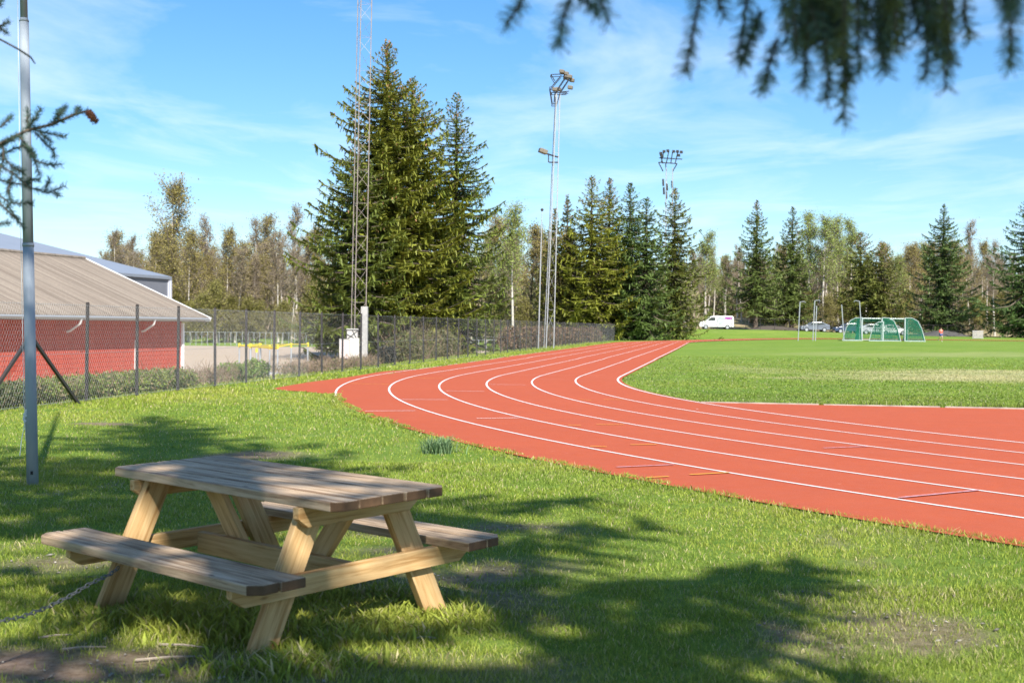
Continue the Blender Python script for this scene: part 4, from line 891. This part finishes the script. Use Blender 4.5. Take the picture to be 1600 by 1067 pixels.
# hooked steel posts near the goals
for px0, px1, yt, hk, lb in ((1247, 1250, 472, 1, 'leftmost thin hooked steel post on the field left of the goals'), (1270, 1273, 470, 1, 'thin hooked steel post, second from the left'), (1274, 1276, 478, 0, 'straight thin post right behind the second hooked post'), (1319, 1315, 476, 0, 'thin leaning post at the left edge of the goal nets'), (1347, 1343, 471, -1, 'tall hooked post standing in front of the left goal net')):
    Dp = 133 if px0 < 1300 else 131; b = at(px0, 533, Dp); b.z = zg(b.x, Dp); t = at(px1, yt, Dp)-b
    r_ = empty('hooked_post', b, 0, lb, 'post', 'thin steel posts near the goals'); mb = MB(); mb.tube([(0, 0, -.1), t*.5, t], .05, 6)
    mb.build('shaft', M['galv'], r_)
    if hk: mb = MB(); mb.tube([t, t+Vector((hk*.45, 0, .08)), t+Vector((hk*.6, 0, -.05))], .035, 5); mb.build('hook', M['galv'], r_)

# ------------------------------------------------------------------ goals
NM = mat('green_net', (.006, .12, .07), .8); GP = mat('goal_aluminium', (.50, .56, .54), .45, metal=.2)
def strands(mb, P, nu, nv, r=.008):
    """P(u,v) surface -> net cords"""
    for i in range(nu+1):
        mb.tube([P(i/nu, j/8) for j in range(9)], r, 3, cap=False)
    for j in range(nv+1):
        mb.tube([P(i/8, j/nv) for i in range(9)], r, 3, cap=False)
def goal(px, side, label, Wd, Hh=2.44, depth=2.0, D=131, rz=0, fine=.022):
    b = at(px, 533, D); z = zg(b.x, D); g = empty('football_goal', (b.x, D, z), rz, label, 'goal', 'mobile goals with green nets')
    # local: goal mouth along y (away), back toward side*x
    s = side
    mb = MB()
    mb.tube([(0, 0, 0), (0, 0, Hh), (0, Wd, Hh), (0, Wd, 0)], .05, 8); mb.build('goal_frame', GP, g)
    prof = [(0, Hh), (.35*depth, Hh-.02), (.62*depth, Hh*.87), (.82*depth, Hh*.55), (depth, 0)]
    for y in (0, Wd):
        mb = MB(); mb.tube([(s*x, y, zz) for x, zz in prof]+[], .035, 6); mb.tube([(s*depth, y, .03), (0, y, .03)], .045, 6); mb.build('side_bar', GP, g)
    mb = MB(); mb.tube([(s*depth, 0, .03), (s*depth, Wd, .03)], .045, 6); mb.build('ground_bar', GP, g)
    xs2 = [p[0] for p in prof]; zs2 = [p[1] for p in prof]
    tt = np.linspace(0, 1, 5)
    def Pb(u, v): return (s*float(np.interp(v, tt, xs2)), u*Wd, float(np.interp(v, tt, zs2))-.04)
    mb = MB(); strands(mb, Pb, int(Wd/.16), 16, fine)
    for y in (0.0, Wd):
        for x in np.arange(0, depth, .15):
            zt = float(np.interp(x, xs2, zs2)); mb.tube([(s*x, y, 0), (s*x, y, zt-.03)], fine, 3, cap=False)
        for zz in np.arange(.12, Hh, .15):
            xm = float(np.interp(-zz, [-v for v in zs2], xs2)); mb.tube([(0, y, zz), (s*xm, y, zz)], fine, 3, cap=False)
    mb.build('net', NM, g)
goal(1347, -1, 'leftmost goal, its dark green net curving down to the left', 7.3, rz=-.27)
goal(1378, 1, 'goal with the thick white post in the middle of the goal group', 7.3, depth=1.9, D=130, rz=-.28)
goal(1414, 1, 'rightmost goal, its green net curving down to the right', 7.3, D=129, rz=-.30)
goal(1380, -1, 'small low goal tucked between the large goals', 2.4, 2.0, 1.4, D=128.4, rz=-.28)
b = at(1338, 533, 138.5)
goal(1418, 1, 'wide goal at the back whose crossbar spans behind the others', 5.4, D=138.8, rz=R(90), depth=1.6)

# ------------------------------------------------------------------ jogger
jp = at(1470, 534, 132); jz = zg(jp.x, 132)
jog = empty('person', (jp.x, 132, jz), R(-90), 'jogger in a red top and blue shorts at the far end of the field', 'person')
def skin(name, V, E_, Rr, mt, parent, sub=1):
    me = bpy.data.meshes.new(name); me.from_pydata(V, E_, []); o = link(name, me, mt, parent)
    o.modifiers.new('skin', 'SKIN'); me.skin_vertices[0].data[0].use_root = True
    for i, r_ in enumerate(Rr): me.skin_vertices[0].data[i].radius = (r_, r_)
    s = o.modifiers.new('s', 'SUBSURF'); s.levels = sub; s.render_levels = sub; return o
SKN = mat('skin', (.55, .33, .24), .6)
# faces +x (leg forward +x); scaled to 1.45 m
k = .83
V = [(0, 0, .95), (0.02, 0, 1.2), (.03, 0, 1.45), (.04, 0, 1.53), (.05, 0, 1.66), (.04, 0, 1.74),
     (0, .10, .90), (.18, .11, .55), (.05, .11, .20), (.02, .11, .05), (.18, .11, .03),
     (0, -.10, .90), (-.06, -.11, .50), (-.42, -.11, .38), (-.50, -.11, .32), (-.52, -.11, .20),
     (.03, .19, 1.42), (-.12, .24, 1.16), (.06, .22, 1.02), (.11, .21, 1.0), (.03, -.19, 1.42), (.04, -.24, 1.14), (.27, -.2, 1.20), (.33, -.19, 1.23)]
E_ = [(0, 1), (1, 2), (2, 3), (3, 4), (4, 5), (0, 6), (6, 7), (7, 8), (8, 9), (9, 10), (0, 11), (11, 12), (12, 13), (13, 14), (14, 15), (2, 16), (16, 17), (17, 18), (18, 19), (2, 20), (20, 21), (21, 22), (22, 23)]
Rr = [.13, .125, .13, .055, .095, .08, .085, .06, .042, .04, .035, .085, .06, .045, .04, .035, .055, .042, .033, .035, .055, .042, .033, .035]
V = [(x*k, y*k, z*k) for x, y, z in V]; Rr = [r_*k for r_ in Rr]
skin('body', V, E_, Rr, SKN, jog)
sh = [V[0], V[1], V[2], V[16], V[17], V[20], V[21]]; skin('shirt', [(x, y, z+.02) for x, y, z in sh], [(0, 1), (1, 2), (2, 3), (3, 4), (2, 5), (5, 6)], [.125, .125, .13, .065, .05, .065, .05], mat('red_shirt', (.70, .10, .08), .8), jog)
st = [V[0], V[6], V[7], V[11], V[12]]; st[2] = tuple((Vector(V[6])+Vector(V[7]))/2); st[4] = tuple((Vector(V[11])+Vector(V[12]))/2)
skin('shorts', st, [(0, 1), (1, 2), (0, 3), (3, 4)], [.13, .095, .085, .095, .085], mat('blue_shorts', (.05, .08, .25), .8), jog)
mb = MB(); mb.ball((.03*k, 0, 1.71*k), .10*k, 10, (1.05, .95, 1)); mb.build('hair', mat('brown_hair', (.12, .07, .04), .7), jog, smooth=True)
mb = MB(); mb.ball(Vector(V[10])+Vector((-.06, 0, 0)), .07, 8, (1.5, .6, .5)); mb.ball(Vector(V[15])+Vector((0, 0, .02)), .07, 8, (.6, .6, 1.3)); mb.build('shoes', M['white'], jog)

# ------------------------------------------------------------------ vehicles
def paint(name, c): return mat(name, c, .25, spec=.6, metal=.0)
def vehicle(px, D, rz, label, prof, glass, wheels, width, pm, name='parked_car', cat='car', extra=None, group=None):
    """prof: side outline (x,z); glass: list of side window outlines; x forward"""
    b = at(px, 515, D); z = zg(b.x, D); v = empty(name, (b.x, D, z), rz, label, cat, group)
    mb = MB(); mb.prism([(x, -width/2, zz) for x, zz in prof], (0, width, 0)); bd = mb.build('body', pm, v, bevel=.05)
    for g_ in glass:
        for s in (-1, 1):
            mb = MB(); mb.prism([(x, s*(width/2+.003), zz) for x, zz in g_], (0, s*.008, 0)); mb.build('side_window', M['glass'], v)
    for x in wheels:
        for s in (-1, 1):
            mb = MB(); mb.tube([(x, s*(width/2-.2), .32), (x, s*(width/2+.02), .32)], .33, 18); w = mb.build('wheel', M['black'], v)
            mb = MB(); mb.tube([(x, s*(width/2+.021), .32), (x, s*(width/2+.03), .32)], .21, 12); mb.build('rim', M['galv'], w)
    return v
VW = paint('white_car_paint', (.80, .80, .80)); SV = paint('silver_car_paint', (.45, .47, .50)); DK = paint('dark_blue_car_paint', (.04, .06, .12)); MG = mat('magenta_print', (.35, .05, .35), .4); GYp = mat('grey_print', (.42, .46, .48), .4)
# van faces left (-x in the picture): rotate by pi
vprof = [(2.45, .35), (2.5, .75), (2.35, .98), (1.55, 1.22), (.85, 1.82), (.45, 1.93), (-2.3, 1.93), (-2.45, 1.75), (-2.5, .35)]
van = vehicle(1118, 180, R(180), 'white van with a purple print on its rear side parked on the bank', vprof, [[(1.35, 1.22), (.82, 1.70), (.2, 1.72), (.2, 1.22)]], (1.55, -1.55), 1.9, VW, 'parked_van', 'van')
mb = MB(); mb.prism([(1.56, -.86, 1.245), (.88, -.80, 1.80), (.88, .80, 1.80), (1.56, .86, 1.245)], (.03, 0, .02)); mb.build('windscreen', M['glass'], van)
mb = MB(); mb.prism([(-1.0, .965, 1.55), (-1.3, .965, 1.78), (-2.2, .965, 1.74), (-2.3, .965, 1.5), (-1.6, .965, 1.42)], (0, .006, 0)); mb.build('purple_print', MG, van)
mb = MB(); mb.prism([(.0, .965, 1.2), (-.3, .965, 1.78), (-.9, .965, 1.7), (-1.3, .965, 1.3), (-1.9, .965, 1.2), (-1.0, .965, .9), (-.4, .965, .7)], (0, .005, 0)); mb.build('grey_print', GYp, van)
mb = MB(); mb.box((0, .955, .62), (3.9, .02, .05)); mb.build('side_strip', M['postm'], van)
for s in (-1, 1):
    mb = MB(); mb.box((2.40, s*.72, .84), (.12, .34, .2)); mb.build('headlight', M['glass'], van, bevel=.02)
cprof = [(2.1, .3), (2.15, .65), (1.95, .85), (1.1, .98), (.45, 1.42), (-.9, 1.46), (-1.75, 1.12), (-2.1, .98), (-2.12, .32)]
cgl = [[(1.0, 1.0), (.42, 1.36), (-.2, 1.39), (-.2, 1.0)], [(-.27, 1.0), (-.27, 1.39), (-.9, 1.38), (-1.5, 1.05)]]
CARS = [(1272, 182, R(180), 'dark grey parked car with dark windows between the thin steel posts', paint('grey_car_paint', (.16, .18, .22))), (1026, 181, R(180), 'white car half hidden behind the last spruces of the row', VW), (1052, 183, R(180), 'white car tail showing just left of the white van', VW),
        (1393, 178, R(10), 'white car seen through the net of the middle goals', VW), (1325, 180, R(180), 'dark car seen through the leftmost goal net', DK), (1365, 178, R(0), 'silver car seen through the net left of the thick post', SV)]
for px, D_, rz, lb, pm in CARS: vehicle(px, D_, rz, lb, cprof, cgl, (1.3, -1.3), 1.75, pm, group='cars parked along the far bank')
b = at(800, 502, 170); vv = vehicle(803, 165, R(20), 'white vehicle glimpsed through the trees above the fence', vprof, [[(1.35, 1.22), (.82, 1.70), (.2, 1.72), (.2, 1.22)]], (1.55, -1.55), 1.9, VW, 'parked_van', 'van'); vv.location.z += .35

# ------------------------------------------------------------------ low posts and far fences
def lowfence(name, pts, h, r_, mt, label, rails=(1.0,), wire=None):
    P = [Vector((x, y, zg(x, y))) for x, y in pts]; root = empty(name, P[0], 0, label, 'fence'); o = P[0]
    mb = MB(); mb.tube([(0, 0, -.1), (0, 0, h)], r_, 5); p0 = mb.build('post', mt, root)
    for i, p in enumerate(P):
        c = p0 if i == 0 else p0.copy()
        if i: COL.objects.link(c); c.parent = root
        c.location = p-o
    for k in rails:
        mb = MB(); mb.tube([p-o+Vector((0, 0, h*k)) for p in P], r_*.7, 4); mb.build('rail', mt, root)
    if wire:
        mb = MB()
        for a, b in zip(P[:-1], P[1:]):
            n = int((b-a).length/wire)
            for i in range(n):
                for s in (0, 1):
                    u0, u1 = ((i)/n, (i+1+2)/n) if s else ((i+3)/n, i/n)
                    u0 = min(u0, 1); u1 = min(u1, 1); mb.beam(a.lerp(b, u0)-o, a.lerp(b, u1)-o+Vector((0, 0, h)), .007, .007)
        mb.build('wire_mesh', M['galv'], root)
    return root
lowfence('wire_fence', [((px-800)/F*176, 176+px*.0) for px in np.arange(1075, 1640, 22.5)], 1.55, .035, M['postm'], 'low dark wire fence along the top of the far bank', (1.0, .5))
GC = lambda px, D_: ((px-800)/F*D_, D_)
lowfence('court_fence', [GC(288+i*(806-288)/24*.42, 139+.2*i) for i in range(25)], 1.5, .03, M['galv'], 'galvanised mesh fence at the far side of the gravel court', (1.0,), .35)
lowfence('railing', [GC(px, 128) for px in np.arange(700, 850, 12)], 1.1, .035, M['galv'], 'light steel railing beyond the fence below the big spruces', (1.0,))
# white pallet like board and dark heaps at the right
q = at(1528, 525, 166); bo = empty('barrier_board', (q.x, 166, zg(q.x, 166)), 0, 'pale slatted board standing at the foot of the slope right of the jogger', 'board')
mb = MB()
for i in range(9): mb.box((-.65+i*.16, 0, .55), (.11, .03, .95))
mb.box((0, .03, 1.05), (1.5, .04, .08)); mb.box((0, .03, .1), (1.5, .04, .1)); mb.build('slats', mat('pale_slats', (.40, .37, .35), .8), bo)
def heap(px, D_, rx, ry, h, label, col, seed):
    b = at(px, 520, D_); rs = np.random.RandomState(seed); n, m_ = 26, 10; V = []
    for j in range(m_+1):
        for i in range(n):
            a = i/n*6.283; r_ = 1-(j/m_)**1.0; k_ = 1+.18*math.sin(3*a+seed)+.08*rs.randn()*(j < m_); V.append((math.cos(a)*rx*r_*k_, math.sin(a)*ry*r_*k_, h*math.sin(j/m_*1.57)**.9*(1+.05*rs.randn())-.15))
    Q = [(j*n+i, j*n+(i+1) % n, (j+1)*n+(i+1) % n, (j+1)*n+i) for j in range(m_) for i in range(n)]
    o = link('dark_mound', npmesh('dark_mound', V, Q), mat('heap', col, .95, noise=(3, tuple(c*.6 for c in col), .6)), smooth=True); o.location = (b.x, D_, zg(b.x, D_)); tag(o, label, 'heap')
heap(1470, 176, 4.2, 2.5, .9, 'low dark gravel heap on the bank behind the jogger', (.09, .085, .08), 1)
heap(1205, 184, 4.8, 2.0, .8, 'low dark mound added for the shadow between the van and the silver car', (.085, .07, .055), 2)  # solid dark mound in place of a shadow, shade put into its colour
# yellow-topped frame and benches on the gravel court
YP = mat('yellow_pipe', (.80, .62, .03), .5)
fr = empty('ball_frame', (*GC(420, 47), -1.0), 0, 'grey tubular frame with yellow padded top bars standing on the gravel court', 'frame')
o_ = Vector((*GC(420, 47), -1.0))
def gpx(px, py, D_): v = at(px, py, D_); return v-o_
for px, py, D_, r_ in ((374, 538, 49, .03), (391.5, 539, 47, .04), (406.5, 538, 51, .05), (421.5, 541, 48, .03), (434, 540, 45, .03), (455, 538, 46, .03), (481, 537, 49, .035), (401, 546, 50, .04)):
    t = gpx(px, py, D_); mb = MB(); mb.tube([(t.x, t.y, 0), tuple(t)], r_, 7); mb.build('post', M['galv'], fr)
    mb = MB(); mb.tube([(t.x, t.y, t.z-.12), (t.x, t.y, t.z+.05)], r_*1.25, 7); mb.build('yellow_cap', YP, fr)
mb = MB()
for a_, b_ in (((374, 540, 49), (434, 545, 45)), ((374, 540, 49), (406, 538.5, 51)), ((391, 541, 47), (434, 543, 45)), ((406, 540, 51), (455, 538, 46)), ((434, 542, 45), (455, 538, 46)), ((455, 538, 46), (481, 538, 49))): mb.tube([gpx(*a_), gpx(*b_)], .026, 6)
mb.build('top_bar', YP, fr)
mb = MB(); mb.tube([(gpx(432, 590, 44).x, -2.6, .03), (gpx(456, 590, 44).x, -1.2, .03)], .05, 6); mb.build('ground_bar', YP, fr)
bn = empty('bench_stack', (*GC(412, 46), -1.0), .2, 'grey stacked metal benches on the gravel court behind the green shrub', 'bench')
mb = MB()
for i in range(4): mb.box((.1+i*.12, .3*i, .25+.22*i), (1.5, .3, .04))
for x in (-.55, .8):
    for y in (0, .9): mb.beam((x, y, 0), (x+.1, y, .95), .04, .04)
mb.build('seat_boards', mat('grey_bench_board', (.42, .43, .46), .6), bn)
# white pipe hoop
q = GC(362, 44); hp_ = empty('pipe_hoop', (q[0], q[1], -1.0), 0, 'low white pipe hoop left of the green shrub on the gravel court', 'hoop')
mb = MB(); mb.tube([(-.15, 0, 0), (-.15, 0, .95), (.35, 0, .97), (.5, 0, .95)], .03, 6); mb.build('pipe', M['white'], hp_)
# fallen branch left
# ------------------------------------------------------------------ small litter: stones and twigs on the bare soil
rs = np.random.RandomState(8); n = 5200; X = (rs.rand(n)*2-1)*3.6; Y = 4.2+rs.rand(n)*5.5; k = (rs.rand(n) < bare(X, Y)*.9+.012); X, Y = X[k], Y[k]; n = len(X)
s = .003+.009*rs.rand(n)**3; ax = unit(rs.randn(n, 3)*[1, 1, .35]); ax2 = unit(np.cross(ax, rs.randn(n, 3)*.3+[0, 0, 1])); ax3 = np.cross(ax, ax2); c = np.stack([X, Y, s*.6+.004], -1); el = (1+2.5*rs.rand(n)**3)[:, None]; s = s[:, None]
V = np.stack([c+ax*s*el, c-ax*s*el, c+ax2*s, c-ax2*s, c+ax3*s*.7, c-ax3*s*.7], 1).reshape(-1, 3); i = np.arange(n)*6
T = np.concatenate([np.stack([i+a, i+b, i+d], -1) for a, b, d in ((0, 2, 4), (2, 1, 4), (1, 3, 4), (3, 0, 4), (2, 0, 5), (1, 2, 5), (3, 1, 5), (0, 3, 5))]); g = (.13+.30*rs.rand(n)); cc = np.tile(np.stack([g, g*.9, g*.76], -1), (8, 1))
tag(link('wood_chips_and_stones', npmesh('litter', V, None, T, cc), mat('litter', (.4, .35, .3), .9, tint=1.0)), 'tiny stones and wood chips scattered over the bare soil near the table', 'litter', kind='stuff')
mb = MB(); random.seed(12)
for px, py, L_ in ((130, 905, .16), (155, 962, .12), (95, 1018, .2), (285, 905, .1), (380, 905, .14), (650, 1000, .1), (250, 1010, .25), (60, 1000, .15), (210, 1035, .3)):
    x, y = gp(px, py); a = random.uniform(-.6, .6); mb.tube([(x, y, .012), (x+math.cos(a)*L_*.5, y+math.sin(a)*L_*.5, .02), (x+math.cos(a)*L_, y+math.sin(a)*L_+.02, .012)], [.006, .005, .003], 5)
tag(mb.build('fallen_twigs', mat('dead_twig', (.34, .28, .22), .9)), 'dry fallen twigs lying on the soil left of the table', 'twigs', kind='stuff')

# ------------------------------------------------------------------ near spruces whose boughs hang into view and shade the lawn
def twig_needles(P, r, dens, seed, nl=.014, col=(.05, .085, .04)):
    """P polyline -> needle quads around it"""
    rs = np.random.RandomState(seed); Vs = [np.array(p) for p in P]; Cn, A, B = [], [], []
    for a, b in zip(Vs[:-1], Vs[1:]):
        ln = np.linalg.norm(b-a); n = max(2, int(ln*dens)); t = rs.rand(n)[:, None]; d = (b-a)/max(ln, 1e-6); c = a+(b-a)*t
        o = unit(np.cross(np.tile(d, (n, 1)), rs.randn(n, 3))); nd = unit(o+d*.65); l = (nl*(.7+.6*rs.rand(n)))[:, None]
        Cn.append(c+nd*l*.5); A.append(nd*l*.6); B.append(np.cross(nd, o)*0+unit(np.cross(nd, rs.randn(n, 3)))*.0011)
    return np.concatenate(Cn), np.concatenate(A), np.concatenate(B)
def near_branch(parent, origin, main, twigs, seed, col, name='hanging_branch', nl=.016, rt=.005, dens=900):
    mb = MB(); C_, A_, B_ = [], [], []; o = Vector(origin)
    mb.tube([p-o for p in main], [rt*2.2]+[rt*1.5]*(len(main)-2)+[rt], 6)
    for i, tw_ in enumerate(twigs):
        P = [Vector(p)-o for p in tw_]; mb.tube(P, [rt*.8]*(len(P)-1)+[rt*.4], 5); a, b, c = twig_needles(P, 0, dens, seed*100+i, nl); C_.append(a); A_.append(b); B_.append(c)
    a, b, c = twig_needles([p-o for p in main], 0, dens, seed*100+77, nl); C_.append(a); A_.append(b); B_.append(c)
    C_, A_, B_ = map(np.concatenate, (C_, A_, B_)); V, Q = lquads(C_, A_, B_); rs = np.random.RandomState(seed); c = np.array(col)*(.6+.8*rs.rand(len(Q)))[:, None]
    br = mb.build(name, M['bark'], parent); link('needles', npmesh('needles', V, Q, None, c), M['needle'], br)
    br.location = o-parent.location if parent.rotation_euler.z == 0 else br.location
    return br
SX, SY = 2.0, -4.6
rs0 = random.Random(3)
nA = spruce('spruce_tree', (SX, SY, 0), 'near spruce whose blurred twigs hang into the top right corner', 'near spruces behind the camera', 24.0, 5.0, 901, zb=.20, dens=.60, gap=(9.6, 14.0, .07, -1.7, 1.45), col=(.06, .09, .03), shape=.7, lsize=1.1, trunk_r=.3)
nB = spruce('spruce_tree', (-5.2, -1.6, 0), 'near spruce whose cone tipped branch reaches in at the left edge', 'near spruces behind the camera', 17.0, 4.0, 902, zb=.3, dens=.50, col=(.06, .09, .03), shape=.7, lsize=1.1, trunk_r=.24)
# top right hanging twigs: (x px, y start, y end, drift px, distance)
random.seed(21)
def hang(px, y0, y1, dr, D_, n=5):
    return [at(px+dr*(k/(n-1))+random.uniform(-3, 3), y0+(y1-y0)*k/(n-1), D_*.77+random.uniform(-.05, .05)) for k in range(n)]
tw1 = [hang(855, -60, 40, -65, 2.6), hang(905, -70, 75, -35, 2.62), hang(900, -10, 20, 35, 2.6), hang(920, -70, 35, 30, 2.6)]
near_branch(nA, at(900, -80, 2.00), [at(1100, -260, 2.23), at(980, -130, 2.08), at(900, -60, 2.00), at(860, -20, 2.00)], tw1, 1, (.17, .26, .23), nl=.019, rt=.0035, dens=1100)
TW = [(1100, -60, 115, -28, 2.7), (1110, -60, 30, 20, 2.72), (1175, -60, 85, -20, 2.75), (1190, 20, 100, -32, 2.75), (1215, -60, 70, 15, 2.8), (1212, 60, 140, -20, 2.8), (1235, -60, 95, 12, 2.6), (1262, -60, 138, -4, 2.65), (1283, -60, 110, 6, 2.6), (1300, -60, 160, -8, 2.7), (1318, -60, 195, 4, 2.65), (1335, -60, 115, 10, 2.6), (1352, -60, 60, 6, 2.75), (1375, -60, 118, 8, 2.7), (1388, -60, 100, -8, 2.6), (1402, -60, 78, -12, 2.65), (1425, -60, 60, 10, 2.7), (1455, -60, 125, -10, 2.75), (1475, -60, 142, 0, 2.7), (1490, -60, 95, -8, 2.8), (1250, -60, 60, 30, 2.62), (1270, -60, 80, -25, 2.66), (1290, -20, 90, 22, 2.66), (1325, -60, 90, -22, 2.66), (1410, -60, 30, 25, 2.66), (1440, -60, 90, 25, 2.66), (1585, -60, 105, -8, 2.4), (1560, -60, 15, 15, 2.4), (1572, -40, 20, 20, 2.4)]
near_branch(nA, at(1300, -90, 2.08), [at(1500, -300, 2.39), at(1400, -150, 2.19), at(1300, -70, 2.08), at(1180, -50, 2.12), at(1090, -50, 2.08)], [hang(*t_) for t_ in TW], 2, (.17, .24, .18), nl=.019, rt=.0035, dens=1300)
TWb = [(x+random.uniform(-14, 14), -60, y1*random.uniform(.45, .85), random.uniform(-15, 15), D_+random.uniform(-.1, .1)) for (x, y0, y1, dr, D_) in TW[6:26]]
near_branch(nA, at(1350, -90, 2.12), [at(1560, -300, 2.39), at(1450, -150, 2.23), at(1350, -70, 2.12), at(1240, -50, 2.08)], [hang(*t_) for t_ in TWb], 3, (.22, .24, .10), nl=.019, rt=.0035, dens=1300)
# left branch with cone at D ~ 4
dL = 4.2
main = [at(-160, 300, 4.6), at(-60, 250, dL), at(0, 225, dL), at(40, 205, dL), at(80, 195, dL), at(115, 180, dL), at(138, 173, dL)]
def tl(*pts): return [at(x, y, dL+random.uniform(-.05, .05)) for x, y in pts]
twl = [tl((40, 205), (55, 185), (64, 168)), tl((45, 205), (42, 185), (44, 170)), tl((80, 195), (92, 180), (103, 168)), tl((92, 188), (90, 178), (95, 172)), tl((118, 180), (120, 172), (122, 169)), tl((0, 200), (10, 190), (18, 182)),
       tl((50, 203), (80, 210), (103, 214)), tl((55, 207), (68, 222), (84, 236), (85, 248)), tl((60, 205), (72, 216), (80, 222)), tl((30, 212), (45, 235), (55, 252), (62, 275)), tl((52, 250), (75, 258), (98, 257)), tl((-10, 255), (20, 270), (45, 293), (75, 302), (103, 290)), tl((70, 300), (78, 280)), tl((85, 300), (92, 306)),
       tl((-20, 290), (15, 318), (52, 318)), tl((10, 318), (25, 340), (38, 358)), tl((-20, 352), (0, 350), (18, 347)), tl((0, 240), (20, 262), (38, 270)), tl((5, 225), (5, 250), (-5, 280)), tl((20, 270), (12, 300), (18, 318)), tl((40, 285), (52, 280), (62, 282)), tl((-20, 20), (0, 8), (2, -10)), tl((-20, 55), (0, 42), (14, 34)), tl((-5, 42), (10, 52)), tl((-20, 225), (0, 228), (20, 218), (30, 212)), tl((-20, 250), (0, 245), (22, 232), (40, 228)), tl((38, 228), (50, 236), (52, 246)), tl((-20, 310), (0, 318), (12, 330), (28, 345)), tl((-20, 275), (0, 282), (25, 287), (45, 290))]
lb_ = near_branch(nB, at(0, 225, dL), main, twl, 5, (.08, .14, .10), nl=.014, rt=.0035, dens=1400)
main2 = [at(-160, 20, 4.6), at(-40, 45, dL), at(0, 62, dL), at(28, 77, dL), at(48, 90, dL), at(55, 100, dL)]
near_branch(nB, at(0, 60, dL), main2, [tl((-20, 55), (0, 40), (14, 35))], 6, (.05, .08, .05), nl=.004, rt=.0022, dens=60)
mb = MB(); c0 = at(143, 180, dL); ax = (at(150, 192, dL)-at(137, 174, dL)).normalized()
P_ = [at(137, 174, dL)-c0, at(141, 178, dL)-c0, at(146, 185, dL)-c0, at(150, 192, dL)-c0]; mb.tube(P_, [.008, .0125, .012, .004], 10)
for i in range(80):
    t = random.random(); p = P_[0].lerp(P_[3], t); a = random.uniform(0, 6.28); u = Vector((math.cos(a), math.sin(a), 0)); p2 = p+(u-ax*u.dot(ax)).normalized()*.012; mb.ball(p2, .0035, 5)
cn2 = mb.build('cone', mat('spruce_cone', (.20, .075, .035), .7), nB); cn2.location = c0-nB.location
